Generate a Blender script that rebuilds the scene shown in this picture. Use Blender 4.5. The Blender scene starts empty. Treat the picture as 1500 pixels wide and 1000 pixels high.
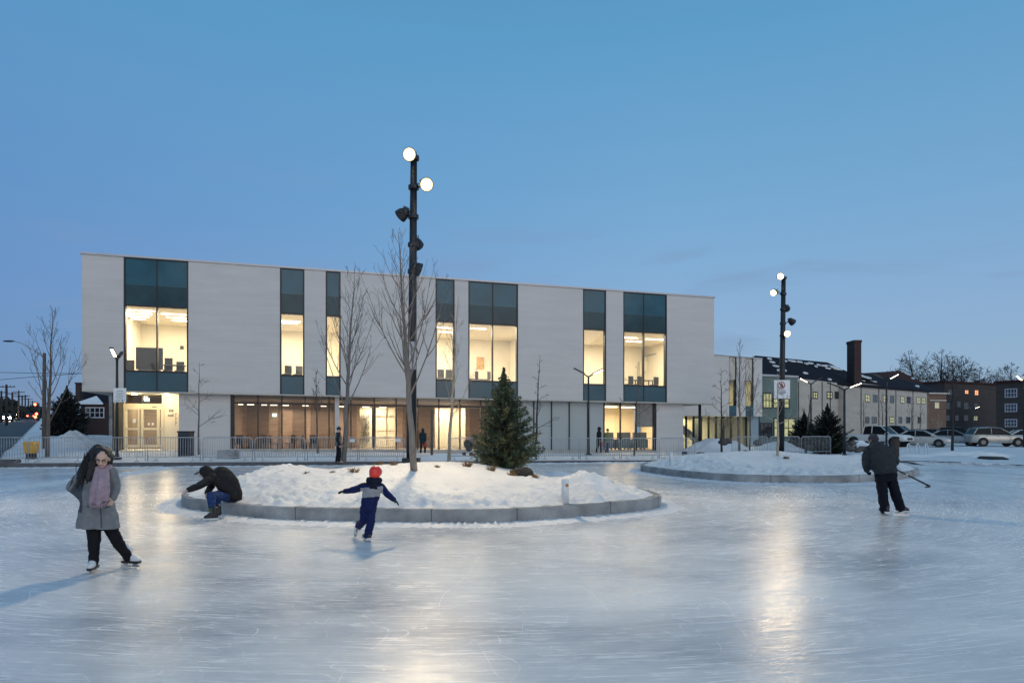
import bpy, math, random
from mathutils import Vector, Matrix, noise
from math import sin, cos, pi, radians, sqrt, atan2, exp
S = bpy.context.scene
COL = S.collection
H0, F0, CH = 628.0, 1000.0, 1.8          # horizon row, focal length in photo pixels, eye height
def P(x, y, d): return Vector(((x-750)/F0*d, d, CH+(H0-y)/F0*d))
def XZ(x, z, d): return Vector(((x-750)/F0*d, d, z))
def lerp(a, b, t): return a+(b-a)*t
def sst(a, b, x):
    t = max(0, min(1, (x-a)/(b-a))); return t*t*(3-2*t)
def interp(pts, x):
    if x <= pts[0][0]: return pts[0][1]
    for (a, b), (c, d) in zip(pts, pts[1:]):
        if x <= c: return b+(d-b)*(x-a)/(c-a)
    return pts[-1][1]
def fbm(x, y, z=0.0, o=4):
    return noise.fractal(Vector((x, y, z)), 0.9, 2.1, o)

# ---------------------------------------------------------------- materials
M = {}
def nodes_of(name):
    m = bpy.data.materials.new(name); m.use_nodes = True
    nt = m.node_tree; b = nt.nodes['Principled BSDF']; M[name] = m
    return m, nt, b
def N(nt, t, **kw):
    n = nt.nodes.new(t)
    for k, v in kw.items(): setattr(n, k, v)
    return n
def inp(nt, sock, v):
    if hasattr(v, 'is_output'): nt.links.new(v, sock)
    else: sock.default_value = v
def pos(nt, scale=(1, 1, 1), rot=(0, 0, 0)):
    g = N(nt, 'ShaderNodeNewGeometry'); mp = N(nt, 'ShaderNodeMapping')
    mp.inputs['Scale'].default_value = scale; mp.inputs['Rotation'].default_value = rot
    nt.links.new(g.outputs['Position'], mp.inputs['Vector']); return mp.outputs[0]
def obco(nt, scale=(1, 1, 1)):
    g = N(nt, 'ShaderNodeTexCoord'); mp = N(nt, 'ShaderNodeMapping')
    mp.inputs['Scale'].default_value = scale
    nt.links.new(g.outputs['Object'], mp.inputs['Vector']); return mp.outputs[0]
def noi(nt, vec, scale, detail=4, rough=.6, dist=0):
    n = N(nt, 'ShaderNodeTexNoise'); n.inputs['Scale'].default_value = scale
    n.inputs['Detail'].default_value = detail; n.inputs['Roughness'].default_value = rough
    n.inputs['Distortion'].default_value = dist
    nt.links.new(vec, n.inputs['Vector']); return n.outputs['Fac']
def ramp(nt, fac, stops):
    r = N(nt, 'ShaderNodeValToRGB'); e = r.color_ramp.elements
    while len(e) < len(stops): e.new(.5)
    for q, (p, c) in zip(e, stops):
        q.position = p; q.color = (c, c, c, 1) if isinstance(c, (int, float)) else (*c, 1)
    nt.links.new(fac, r.inputs[0]); return r.outputs[0]
def mth(nt, op, a, b=0.0, c=0.0):
    n = N(nt, 'ShaderNodeMath', operation=op)
    inp(nt, n.inputs[0], a); inp(nt, n.inputs[1], b); inp(nt, n.inputs[2], c); return n.outputs[0]
def mixc(nt, f, a, b, mode='MIX'):
    n = N(nt, 'ShaderNodeMix', data_type='RGBA', blend_type=mode)
    inp(nt, n.inputs[0], f)
    for s, v in ((n.inputs[6], a), (n.inputs[7], b)):
        if isinstance(v, tuple): v = (*v, 1) if len(v) == 3 else v
        inp(nt, s, v)
    return n.outputs[2]
def bump(nt, b, h, strength=.3, dist=.02):
    n = N(nt, 'ShaderNodeBump'); n.inputs['Strength'].default_value = strength
    n.inputs['Distance'].default_value = dist
    nt.links.new(h, n.inputs['Height']); nt.links.new(n.outputs[0], b.inputs['Normal'])
def mat(name, col, rough=.6, metal=0, var=.15, scale=6, bmp=0, bscale=40, stretch=(1, 1, 1), emit=0, ecol=None, spec=.5, coat=0, local=True):
    m, nt, b = nodes_of(name)
    v = (obco if local else pos)(nt, stretch)
    f = noi(nt, v, scale, 5)
    lo = tuple(max(0, c*(1-var)) for c in col); hi = tuple(min(1, c*(1+var)) for c in col)
    nt.links.new(ramp(nt, f, [(.3, lo), (.7, hi)]), b.inputs['Base Color'])
    b.inputs['Metallic'].default_value = metal
    nt.links.new(ramp(nt, f, [(.25, max(0, rough-.08)), (.75, min(1, rough+.08))]), b.inputs['Roughness'])
    b.inputs['Specular IOR Level'].default_value = spec
    b.inputs['Coat Weight'].default_value = coat
    if bmp: bump(nt, b, noi(nt, v, bscale, 4), bmp, .01)
    if emit:
        b.inputs['Emission Color'].default_value = (*(ecol or col), 1)
        b.inputs['Emission Strength'].default_value = emit
    return m
def glass(name, tint=(1, 1, 1), rough=.02, ior=1.5, body=None):
    m, nt, b = nodes_of(name); out = nt.nodes['Material Output']
    t = N(nt, 'ShaderNodeBsdfTransparent'); t.inputs[0].default_value = (*tint, 1)
    g = N(nt, 'ShaderNodeBsdfGlossy'); g.inputs['Roughness'].default_value = rough
    g.inputs['Color'].default_value = (.9, .95, 1, 1)
    ge = N(nt, 'ShaderNodeNewGeometry'); dt = N(nt, 'ShaderNodeVectorMath', operation='DOT_PRODUCT')
    nt.links.new(ge.outputs['Normal'], dt.inputs[0]); nt.links.new(ge.outputs['Incoming'], dt.inputs[1])
    f0 = ((ior-1)/(ior+1))**2
    fre = mth(nt, 'ADD', f0, mth(nt, 'MULTIPLY', 1-f0, mth(nt, 'POWER', mth(nt, 'SUBTRACT', 1.0, mth(nt, 'ABSOLUTE', dt.outputs['Value'])), 5.0)))
    mx = N(nt, 'ShaderNodeMixShader')
    nt.links.new(fre, mx.inputs[0]); nt.links.new(t.outputs[0], mx.inputs[1]); nt.links.new(g.outputs[0], mx.inputs[2])
    last = mx.outputs[0]
    if body:
        d = N(nt, 'ShaderNodeBsdfDiffuse'); d.inputs[0].default_value = (*body[0], 1)
        m2 = N(nt, 'ShaderNodeMixShader'); m2.inputs[0].default_value = body[1]
        nt.links.new(last, m2.inputs[1]); nt.links.new(d.outputs[0], m2.inputs[2]); last = m2.outputs[0]
    nt.links.new(last, out.inputs[0])
    return m
FA = atan2(11.25, 38.99)
def brickmat(name, c1, c2, mortar, bw, bh, ang=0.0, msize=.012, rough=.8, var=.2, bmp=.25, streak=0.0):
    m, nt, b = nodes_of(name)
    v = pos(nt, (1, 1, 1), (0, 0, -ang))
    sp = N(nt, 'ShaderNodeSeparateXYZ'); nt.links.new(v, sp.inputs[0])
    cb = N(nt, 'ShaderNodeCombineXYZ'); nt.links.new(sp.outputs[0], cb.inputs[0]); nt.links.new(sp.outputs[2], cb.inputs[1])
    br = N(nt, 'ShaderNodeTexBrick'); nt.links.new(cb.outputs[0], br.inputs['Vector'])
    br.inputs['Color1'].default_value = (*c1, 1); br.inputs['Color2'].default_value = (*c2, 1); br.inputs['Mortar'].default_value = (*mortar, 1)
    br.inputs['Scale'].default_value = 1; br.inputs['Brick Width'].default_value = bw; br.inputs['Row Height'].default_value = bh
    br.inputs['Mortar Size'].default_value = msize; br.inputs['Mortar Smooth'].default_value = .3
    n1 = noi(nt, pos(nt, (.25, .25, 2.2)), 1.2, 6, .65)
    n2 = noi(nt, pos(nt, (1, 1, 1)), .35, 4)
    c = mixc(nt, 1.0, br.outputs['Color'], ramp(nt, n1, [(.3, 1-var), (.7, 1+var*.5)]), 'MULTIPLY')
    c = mixc(nt, 1.0, c, ramp(nt, n2, [(.3, 1-var*.6), (.7, 1.0)]), 'MULTIPLY')
    nt.links.new(c, b.inputs['Base Color']); b.inputs['Roughness'].default_value = rough
    bump(nt, b, mth(nt, 'ADD', mth(nt, 'MULTIPLY', br.outputs['Fac'], -1.0), n1), bmp, .01)
    return m

glass('clear_glass', (.98, .99, .98), .015, 1.45)
glass('tinted_glass', (.80, .84, .84), .02, 1.55)
glass('bronze_glass', (.62, .60, .58), .02, 1.5)
glass('frosted_glass', (.55, .58, .56), .25, 1.5, ((.50, .54, .54), .8))
mat('teal_glass', (.012, .085, .12), .12, 0, .25, .6, spec=.32, local=False)
mat('dark_spandrel', (.022, .060, .072), .12, 0, .3, .5, spec=.22, local=False)
mat('low_spandrel', (.022, .085, .115), .2, 0, .15, .5, spec=.4, local=False)
brickmat('pale_stone', (.615, .59, .565), (.60, .575, .55), (.575, .55, .53), .9, .2, FA, .006, .75, .07, .15)
brickmat('school_panel', (.52, .47, .405), (.49, .445, .385), (.30, .29, .28), 2.4, 3.0, radians(20), .01, .8, .14, .1)
brickmat('red_brick', (.058, .026, .024), (.048, .022, .020), (.06, .05, .048), .24, .08, 0, .008, .85, .25)
brickmat('dark_brick', (.055, .04, .038), (.07, .05, .045), (.06, .055, .05), .24, .08, 0, .008, .9, .25)
brickmat('brown_brick', (.20, .115, .075), (.17, .095, .065), (.16, .13, .11), .24, .08, 0, .008, .85, .2)
mat('trim_metal', (.42, .43, .45), .4, .3, .1, 2)
mat('dark_metal', (.022, .025, .03), .45, .3, .2, 3)
mat('mullion', (.018, .02, .024), .4, .4, .15, 3)
mat('soffit_panel', (.52, .48, .42), .7, 0, .08, 1.2)
mat('cream_wall', (.82, .76, .62), .8, 0, .06, .7, local=False)
mat('white_ceiling', (.80, .73, .58), .8, 0, .05, 1, local=False)
mat('wood_wall', (.50, .385, .30), .6, 0, .25, 1.5, stretch=(.6, .6, 4), local=False)
mat('wood_panel', (.21, .16, .125), .6, 0, .3, 1.5, stretch=(.6, .6, 5), local=False)
mat('tile_floor', (.35, .30, .24), .4, 0, .15, 1, local=False)
mat('plinth_concrete', (.42, .40, .36), .85, 0, .2, 2, .2, 30, local=False)
mat('door_frame', (.72, .66, .48), .45, .1, .06, 2)
mat('light_strip', (1, .93, .78), .5, 0, 0, 1, emit=7, ecol=(1, .90, .70))
mat('lamp_glow', (1, .9, .72), .5, 0, 0, 1, emit=14, ecol=(1, .80, .50))
mat('flood_glow', (1, .9, .72), .5, 0, 0, 1, emit=26, ecol=(1, .84, .56))
mat('flood_rim_glow', (1, .8, .5), .4, 0, 0, 1, emit=1.0, ecol=(1, .74, .38))  # emission imitates the warm glowing edge round a lit lens
mat('head_glow', (1, .8, .55), .5, 0, 0, 1, emit=260, ecol=(1, .82, .55))
mat('tail_glow', (1, .1, .05), .5, 0, 0, 1, emit=14, ecol=(1, .09, .04))
mat('exit_glow', (.5, 1, .8), .5, 0, 0, 1, emit=4, ecol=(.65, 1, .85))
mat('window_glow', (.9, .75, .3), .5, 0, .3, 3, emit=.12, ecol=(.80, .70, .46), local=False)
mat('orange_glow', (1, .4, .15), .5, 0, .2, 3, emit=1.2, ecol=(1, .36, .12))
mat('furniture_dark', (.035, .04, .045), .5, 0, .2, 4)
mat('furniture_grey', (.16, .17, .17), .6, 0, .2, 4)
mat('furniture_green', (.07, .10, .085), .6, 0, .2, 4)
mat('table_top', (.5, .42, .3), .4, 0, .1, 3)
mat('art_canvas', (.55, .33, .12), .7, 0, .5, 5)
mat('notice_white', (.78, .78, .78), .5, 0, .04, 4)
mat('notice_ink', (.19, .19, .21), .6, 0, .1, 4)
mat('notice_faint', (.52, .52, .52), .6, 0, .1, 4)
mat('sign_red', (.35, .03, .03), .5, 0, .1, 4)
mat('sign_black', (.02, .02, .02), .5, 0, .1, 4)
mat('galvanised', (.40, .42, .45), .45, .4, .2, 8)
mat('concrete', (.28, .28, .28), .85, 0, .45, 1.6, .5, 30, local=False)
mat('dark_kerb', (.10, .10, .105), .85, 0, .3, 2, .3, 30, local=False)
mat('asphalt', (.05, .05, .055), .75, 0, .3, 1.5, .2, 40, local=False)
mat('line_paint', (.5, .5, .5), .7, 0, .2, 3, local=False)
mat('bark', (.12, .10, .085), .9, 0, .35, 9, .6, 30, stretch=(1, 1, .3))
mat('bark_grey', (.20, .175, .155), .9, 0, .3, 9, .6, 30, stretch=(1, 1, .3))
mat('bark_pale', (.42, .34, .25), .85, 0, .25, 9, .4, 30, stretch=(1, 1, .3))
mat('bark_dark', (.035, .03, .03), .9, 0, .3, 9, .4, 30)
mat('twig', (.13, .105, .095), .9, 0, .3, 5)
mat('twig_pale', (.34, .28, .21), .9, 0, .2, 5)
mat('twig_dark', (.035, .033, .036), .9, 0, .3, 5)
mat('needles', (.062, .088, .052), .7, 0, .6, 2.2)
mat('needles_olive', (.15, .15, .07), .7, 0, .5, 2.2)
mat('needles_dark', (.012, .016, .014), .8, 0, .5, 2)
mat('dry_grass', (.26, .16, .08), .9, 0, .35, 12)
mat('rock', (.10, .09, .085), .9, 0, .35, 4, .6, 14)
mat('mulch', (.022, .02, .019), .95, 0, .4, 9, .7, 30)
mat('bollard_paint', (.70, .72, .74), .55, 0, .08, 6)
mat('reflector', (.42, .16, .05), .4, 0, .2, 10)
mat('bin_yellow', (.62, .33, .02), .5, 0, .15, 4)
mat('bin_brown', (.075, .055, .045), .7, 0, .25, 6)
mat('roof_slate', (.014, .013, .019), .9, 0, .35, 1.3, .3, 12, local=False, spec=.12)
mat('roof_red', (.055, .022, .020), .9, 0, .3, 1.3, local=False, spec=.15)
mat('green_panel', (.10, .15, .14), .35, 0, .2, .5, local=False)
mat('blue_panel', (.22, .29, .36), .4, 0, .1, .5, local=False)
mat('white_frame', (.55, .55, .58), .6, 0, .08, 3)
mat('night_glass', (.02, .025, .035), .08, 0, .3, 2, spec=.8)
mat('tyre', (.015, .015, .016), .85, 0, .2, 8)
mat('rim', (.16, .165, .175), .4, .6, .1, 8)
mat('car_glass', (.010, .012, .016), .25, 0, .2, 1.5, spec=.1)
mat('lamp_lens', (.7, .72, .75), .15, 0, .05, 8)
mat('tail_lens', (.25, .02, .02), .2, 0, .1, 8)
for nm, c in (('white', (.68, .67, .66)), ('navy', (.03, .045, .085)), ('silver', (.48, .46, .43)), ('grey', (.24, .26, .28)), ('blue_grey', (.13, .18, .25)), ('black', (.015, .016, .02)), ('champagne', (.46, .43, .38))):
    mat('paint_'+nm, c, .28, .25 if nm not in ('white', 'black') else 0, .06, 2, coat=.6)
# people
mat('skin', (.60, .38, .29), .5, 0, .08, 30)
mat('lips', (.38, .13, .12), .45, 0, .1, 30)
mat('eye_dark', (.02, .015, .012), .3, 0, .1, 30)
mat('hair_black', (.010, .009, .009), .42, 0, .5, 60, .6, 90, stretch=(6, 6, .6))
mat('coat_grey', (.19, .20, .21), .85, 0, .15, 14, .35, 90, spec=.15)
mat('cuff_grey', (.07, .08, .095), .85, 0, .15, 14, .35, 90, spec=.15)
mat('scarf_mauve', (.36, .27, .32), .9, 0, .18, 18, .7, 140, spec=.15)
mat('trouser_black', (.012, .012, .015), .85, 0, .25, 12, .3, 60, spec=.15)
mat('skate_white', (.70, .70, .72), .4, 0, .08, 20)
mat('skate_black', (.015, .015, .016), .45, 0, .2, 20)
mat('blade_steel', (.55, .57, .60), .22, .95, .1, 20)
mat('jacket_black', (.020, .021, .023), .75, 0, .25, 14, .4, 50, spec=.15)
mat('cap_brim', (.12, .10, .075), .8, 0, .2, 20)
mat('denim', (.022, .045, .13), .85, 0, .3, 18, .3, 80, spec=.15)
mat('sock_green', (.09, .12, .02), .9, 0, .2, 30, spec=.15)
mat('kid_blue', (.007, .014, .070), .7, 0, .25, 12, .3, 50, spec=.15)
mat('kid_grey', (.27, .28, .30), .75, 0, .15, 14, spec=.15)
mat('kid_hood', (.012, .014, .03), .8, 0, .2, 14, spec=.15)
mat('helmet_red', (.75, .035, .02), .35, 0, .06, 14, coat=.3)
mat('hockey_jacket', (.028, .033, .040), .7, 0, .22, 10, .4, 40, spec=.15)
mat('hockey_trouser', (.008, .009, .016), .85, 0, .2, 10, .3, 40, spec=.15)
mat('toque_grey', (.05, .05, .065), .9, 0, .3, 40, .6, 120, spec=.15)
mat('stick_black', (.015, .014, .016), .45, 0, .2, 20)
mat('vest_grey', (.17, .16, .155), .85, 0, .15, 14, spec=.15)
mat('coat_green', (.16, .19, .07), .8, 0, .2, 14, spec=.15)
mat('bag_pink', (.65, .10, .17), .6, 0, .1, 10)
mat('bag_red', (.45, .06, .04), .6, 0, .1, 10)
mat('coat_teal', (.02, .035, .045), .8, 0, .25, 14, spec=.15)

def snow_mat(name, c1, c2, dirt=0.0, bst=.5):
    m, nt, b = nodes_of(name)
    v = pos(nt)
    n1 = noi(nt, v, .9, 6, .6); n2 = noi(nt, v, 9, 6, .7); n3 = noi(nt, v, 60, 3, .6)
    c = ramp(nt, n1, [(.3, c2), (.62, c1)])
    if dirt:
        nd = noi(nt, v, 3.5, 8, .75)
        c = mixc(nt, ramp(nt, nd, [(.58, 0.0), (.72, dirt)]), c, (.36, .35, .34))
    nt.links.new(c, b.inputs['Base Color']); b.inputs['Roughness'].default_value = .75
    b.inputs['Specular IOR Level'].default_value = .3
    h = mth(nt, 'ADD', mth(nt, 'MULTIPLY', n2, 1.0), mth(nt, 'MULTIPLY', n3, .22))
    bump(nt, b, h, bst, .07)
    return m
snow_mat('snow', (.89, .885, .88), (.78, .785, .80), .22, .85)
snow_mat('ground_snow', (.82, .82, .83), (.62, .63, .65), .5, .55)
snow_mat('scraped_snow', (.80, .81, .83), (.68, .70, .74), .2, .5)

def ice_mat():
    m, nt, b = nodes_of('ice')
    v = pos(nt)
    # skating lanes swirl round the nearer island: running length along the lane, distance from its centre
    sp = N(nt, 'ShaderNodeSeparateXYZ'); nt.links.new(v, sp.inputs[0])
    dx = mth(nt, 'SUBTRACT', sp.outputs[0], -1.0); dy = mth(nt, 'SUBTRACT', 22.0, sp.outputs[1])
    rad = mth(nt, 'SQRT', mth(nt, 'ADD', mth(nt, 'MULTIPLY', dx, dx), mth(nt, 'MULTIPLY', dy, dy)))
    lane = N(nt, 'ShaderNodeCombineXYZ'); nt.links.new(mth(nt, 'MULTIPLY', mth(nt, 'ARCTAN2', dx, dy), 15.0), lane.inputs[0]); nt.links.new(rad, lane.inputs[1])
    def lpos(scale, rot=0.0):
        mp = N(nt, 'ShaderNodeMapping'); mp.inputs['Scale'].default_value = scale; mp.inputs['Rotation'].default_value = (0, 0, rot)
        nt.links.new(lane.outputs[0], mp.inputs['Vector']); return mp.outputs[0]
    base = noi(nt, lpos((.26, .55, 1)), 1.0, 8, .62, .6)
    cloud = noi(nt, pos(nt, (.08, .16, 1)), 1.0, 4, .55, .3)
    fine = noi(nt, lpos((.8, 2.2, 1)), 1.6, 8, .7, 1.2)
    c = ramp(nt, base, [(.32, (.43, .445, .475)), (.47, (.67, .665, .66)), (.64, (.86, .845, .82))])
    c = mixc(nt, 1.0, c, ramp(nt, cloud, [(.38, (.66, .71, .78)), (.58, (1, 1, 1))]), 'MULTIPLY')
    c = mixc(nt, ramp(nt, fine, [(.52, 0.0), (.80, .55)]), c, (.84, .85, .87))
    scr = None
    for i, (sc, st, ro, w, ms) in enumerate((((.9, .35, 1), 1.1, .3, .0030, .52), ((.5, 1.2, 1), .9, -.5, .0035, .50), ((1.6, .6, 1), .9, .9, .0028, .55), ((.35, .9, 1), 2.3, -.15, .0045, .52), ((1.0, 1.0, 1), 1.9, 1.9, .0035, .56), ((.6, .25, 1), 1.0, -.9, .0026, .50), ((.7, .7, 1), 1.3, .5, .0030, .52))):
        vv = pos(nt, sc, (0, 0, ro))
        off = N(nt, 'ShaderNodeVectorMath', operation='ADD'); nt.links.new(vv, off.inputs[0]); off.inputs[1].default_value = (17*i+3, 9*i, 5*i)
        n = noi(nt, off.outputs[0], st, 1.0, .4, .2)
        a = mth(nt, 'ABSOLUTE', mth(nt, 'SUBTRACT', n, .5))
        line = ramp(nt, mth(nt, 'DIVIDE', a, w), [(0.0, 1.0), (1.0, 0.0)])
        msk = ramp(nt, noi(nt, off.outputs[0], st*2.2, 5, .7), [(ms-.03, 0.0), (ms+.10, 1.0)])
        line = mth(nt, 'MULTIPLY', line, msk)
        scr = line if scr is None else mth(nt, 'MAXIMUM', scr, line)
    # short dense blade cuts lying mostly along the skating lanes
    cuts = None
    for i, (ro, sx, sy, th) in enumerate(((.04, .55, 15, .60), (-.30, .7, 17, .60), (.42, .8, 16, .60), (-.75, .9, 15, .60), (1.15, 1.0, 14, .615), (-1.3, 1.1, 15, .62))):
        off = N(nt, 'ShaderNodeVectorMath', operation='ADD'); nt.links.new(lpos((sx, sy, 1), ro) if i < 4 else pos(nt, (sx, sy, 1), (0, 0, ro)), off.inputs[0]); off.inputs[1].default_value = (31*i, 13*i+5, 2*i)
        n = noi(nt, off.outputs[0], 1.7, 5, .68, .25); l = ramp(nt, n, [(th-.02, 0.0), (th+.035, 1.0)])
        m2 = ramp(nt, noi(nt, pos(nt, (.5, .7, 1), (0, 0, ro+1)), .9+.13*i, 4, .6), [(.40, .10), (.60, 1.0)])
        l = mth(nt, 'MULTIPLY', l, m2); cuts = l if cuts is None else mth(nt, 'MAXIMUM', cuts, l)
    c = mixc(nt, mth(nt, 'MULTIPLY', cuts, .95), c, (.96, .96, .955))
    c = mixc(nt, mth(nt, 'MULTIPLY', scr, .62), c, (.93, .94, .95))
    nt.links.new(c, b.inputs['Base Color'])
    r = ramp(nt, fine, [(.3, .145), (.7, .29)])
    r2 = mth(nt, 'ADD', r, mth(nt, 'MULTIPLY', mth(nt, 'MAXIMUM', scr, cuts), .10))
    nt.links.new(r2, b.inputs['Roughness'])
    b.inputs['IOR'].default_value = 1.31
    b.inputs['Specular IOR Level'].default_value = .33
    st1 = noi(nt, lpos((.9, 4.0, 1)), 2.2, 6, .7, 1.5)
    h = mth(nt, 'ADD', mth(nt, 'MULTIPLY', st1, 1.0), mth(nt, 'MULTIPLY', fine, .6))
    bump(nt, b, mth(nt, 'ADD', h, mth(nt, 'MULTIPLY', mth(nt, 'MAXIMUM', scr, cuts), .35)), .20, .012)
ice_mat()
# ---------------------------------------------------------------- mesh helpers
class MB:
    def __init__(s): s.v = []; s.f = []; s.m = []; s.sm = []
    def add(s, vs, fs, mi=0, smooth=False):
        b = len(s.v); s.v += [tuple(q) for q in vs]
        for f in fs: s.f.append(tuple(b+i for i in f)); s.m.append(mi); s.sm.append(smooth)
    def hexa(s, q, mi=0):      # q: 4 bottom points then 4 top points, same turning sense
        s.add(q, [(3, 2, 1, 0), (4, 5, 6, 7), (0, 1, 5, 4), (1, 2, 6, 5), (2, 3, 7, 6), (3, 0, 4, 7)], mi)
    def box(s, a, b, mi=0):
        (x0, y0, z0), (x1, y1, z1) = a, b
        s.hexa([(x0, y0, z0), (x1, y0, z0), (x1, y1, z0), (x0, y1, z0), (x0, y0, z1), (x1, y0, z1), (x1, y1, z1), (x0, y1, z1)], mi)
    def tube(s, pts, r, n=6, mi=0, cap=True, smooth=True):
        pts = [Vector(p) for p in pts]; rs = r if isinstance(r, (list, tuple)) else [r]*len(pts)
        ring0 = len(s.v); up = None; k = len(pts)
        for i, p in enumerate(pts):
            t = (pts[min(i+1, k-1)]-pts[max(i-1, 0)])
            if t.length < 1e-9: t = Vector((0, 0, 1))
            t.normalize()
            if up is None:
                up = Vector((1, 0, 0)) if abs(t.x) < .9 else Vector((0, 1, 0))
            a = (up-t*up.dot(t))
            if a.length < 1e-6: a = t.orthogonal()
            a.normalize(); bb = t.cross(a); up = a
            for j in range(n):
                w = 2*pi*j/n; s.v.append(tuple(p+(a*cos(w)+bb*sin(w))*rs[i]))
        for i in range(k-1):
            for j in range(n):
                a = ring0+i*n+j; b = ring0+i*n+(j+1) % n
                s.f.append((a, b, b+n, a+n)); s.m.append(mi); s.sm.append(smooth)
        if cap:
            s.f.append(tuple(ring0+j for j in range(n))[::-1]); s.m.append(mi); s.sm.append(False)
            s.f.append(tuple(ring0+(k-1)*n+j for j in range(n))); s.m.append(mi); s.sm.append(False)
    def ell(s, c, r, R=None, nu=14, nv=9, mi=0):
        c = Vector(c); r = (r, r, r) if not isinstance(r, (tuple, list)) else r
        R = R or Matrix.Identity(3); b = len(s.v)
        s.v.append(tuple(c+R@Vector((0, 0, r[2]))))
        for i in range(1, nv):
            a = pi*i/nv
            for j in range(nu):
                w = 2*pi*j/nu
                s.v.append(tuple(c+R@Vector((r[0]*sin(a)*cos(w), r[1]*sin(a)*sin(w), r[2]*cos(a)))))
        s.v.append(tuple(c+R@Vector((0, 0, -r[2])))); e = len(s.v)-1
        def F(*q): s.f.append(q); s.m.append(mi); s.sm.append(True)
        for j in range(nu): F(b, b+1+j, b+1+(j+1) % nu)
        for i in range(nv-2):
            for j in range(nu):
                x = b+1+i*nu+j; y = b+1+i*nu+(j+1) % nu; F(x, x+nu, y+nu, y)
        o = b+1+(nv-2)*nu
        for j in range(nu): F(o+j, e, o+(j+1) % nu)
    def cap(s, a, b, ra, rb, n=12, mi=0):
        a, b = Vector(a), Vector(b); d = (b-a); L = d.length
        if L < 1e-6: return s.ell(a, ra)
        d.normalize(); pts = []; rs = []
        for k in range(5):
            w = pi/2*(1-k/4); pts.append(a-d*ra*sin(w)*.999); rs.append(max(.0005, ra*cos(w)))
        for k in range(5):
            w = pi/2*k/4; pts.append(b+d*rb*sin(w)*.999); rs.append(max(.0005, rb*cos(w)))
        s.tube(pts, rs, n, mi)
    def chain(s, pts, rs, n=12):
        for i in range(len(pts)-1): s.cap(pts[i], pts[i+1], rs[i], rs[i+1], n)
    def loft(s, rings, mi=0, closed=True, smooth=True):
        n = len(rings[0]); b = len(s.v)
        for r in rings: s.v += [tuple(q) for q in r]
        for i in range(len(rings)-1):
            for j in range(n):
                a = b+i*n+j; c = b+i*n+(j+1) % n
                s.f.append((a, c, c+n, a+n)); s.m.append(mi); s.sm.append(smooth)
        if closed:
            s.f.append(tuple(b+j for j in range(n))[::-1]); s.m.append(mi); s.sm.append(False)
            s.f.append(tuple(b+(len(rings)-1)*n+j for j in range(n))); s.m.append(mi); s.sm.append(False)
    def disc(s, c, axis, r, h, n=20, mi=0):
        c = Vector(c); a = Vector(axis).normalized(); s.tube([c-a*h/2, c+a*h/2], r, n, mi, True, False)
    def mesh(s, name, mats):
        me = bpy.data.meshes.new(name); me.from_pydata(s.v, [], s.f)
        for q in (mats if isinstance(mats, (list, tuple)) else [mats]): me.materials.append(M[q])
        me.polygons.foreach_set('material_index', s.m); me.polygons.foreach_set('use_smooth', s.sm)
        me.update(); return me
def link(name, me, parent=None, loc=(0, 0, 0)):
    o = bpy.data.objects.new(name, me); COL.objects.link(o)
    if parent is not None: o.parent = parent
    else: o.location = loc
    return o
def org(o):
    v = Vector(o.location)
    return v if o.parent is None else v+org(o.parent)
def build(mb, name, mats, parent=None, loc=None):
    """world-space mesh data, stored relative to the parent's base (or to loc)"""
    base = org(parent) if parent is not None else (Vector(loc) if loc is not None else None)
    if base is None: base = Vector((0, 0, 0))
    me = mb.mesh(name, mats); me.transform(Matrix.Translation(-base))
    return link(name, me, parent, base if parent is None else (0, 0, 0))
def tag(o, label=None, cat=None, group=None, kind=None):
    if label: o['label'] = label
    if cat: o['category'] = cat
    if group: o['group'] = group
    if kind: o['kind'] = kind
    return o
def thing(name, loc, label, cat, group=None):
    o = bpy.data.objects.new(name, None); COL.objects.link(o); o.location = loc; o.empty_display_size = .2
    return tag(o, label, cat, group)
def dup(o, parent=None):
    c = o.copy(); COL.objects.link(c)
    if parent is not None: c.parent = parent
    for ch in list(o.children): dup(ch, c)
    return c
def evalmesh(me, mods, name='m'):
    o = bpy.data.objects.new('temporary', me); COL.objects.link(o)
    for t, kw in mods:
        md = o.modifiers.new(t, t)
        for k, v in kw.items(): setattr(md, k, v)
    dg = bpy.context.evaluated_depsgraph_get(); dg.update()
    out = bpy.data.meshes.new_from_object(o.evaluated_get(dg)); out.name = name
    bpy.data.objects.remove(o, do_unlink=True); return out
def fuse(mb, name, mats, parent, vox=.012, smooth=6, wrinkle=0, wsc=9, picker=None):
    """weld overlapping volumes into one continuous surface"""
    me = mb.mesh(name, mats[0])
    me = evalmesh(me, [('REMESH', dict(mode='VOXEL', voxel_size=vox)), ('SMOOTH', dict(factor=.5, iterations=smooth))], name)
    me.materials.clear()
    for q in mats: me.materials.append(M[q])
    if wrinkle:
        me.calc_loop_triangles()
        nn = [v.normal.copy() for v in me.vertices]
        for v, q in zip(me.vertices, nn):
            c = v.co; v.co = c+q*wrinkle*(noise.noise(Vector((c.x*wsc, c.y*wsc, c.z*wsc*1.7)))+.5*noise.noise(c*wsc*2.3))
    for p in me.polygons:
        p.use_smooth = True
        p.material_index = picker(p.center) if picker else 0
    me.transform(Matrix.Translation(-org(parent)))
    me.update(); return link(name, me, parent)

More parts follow.
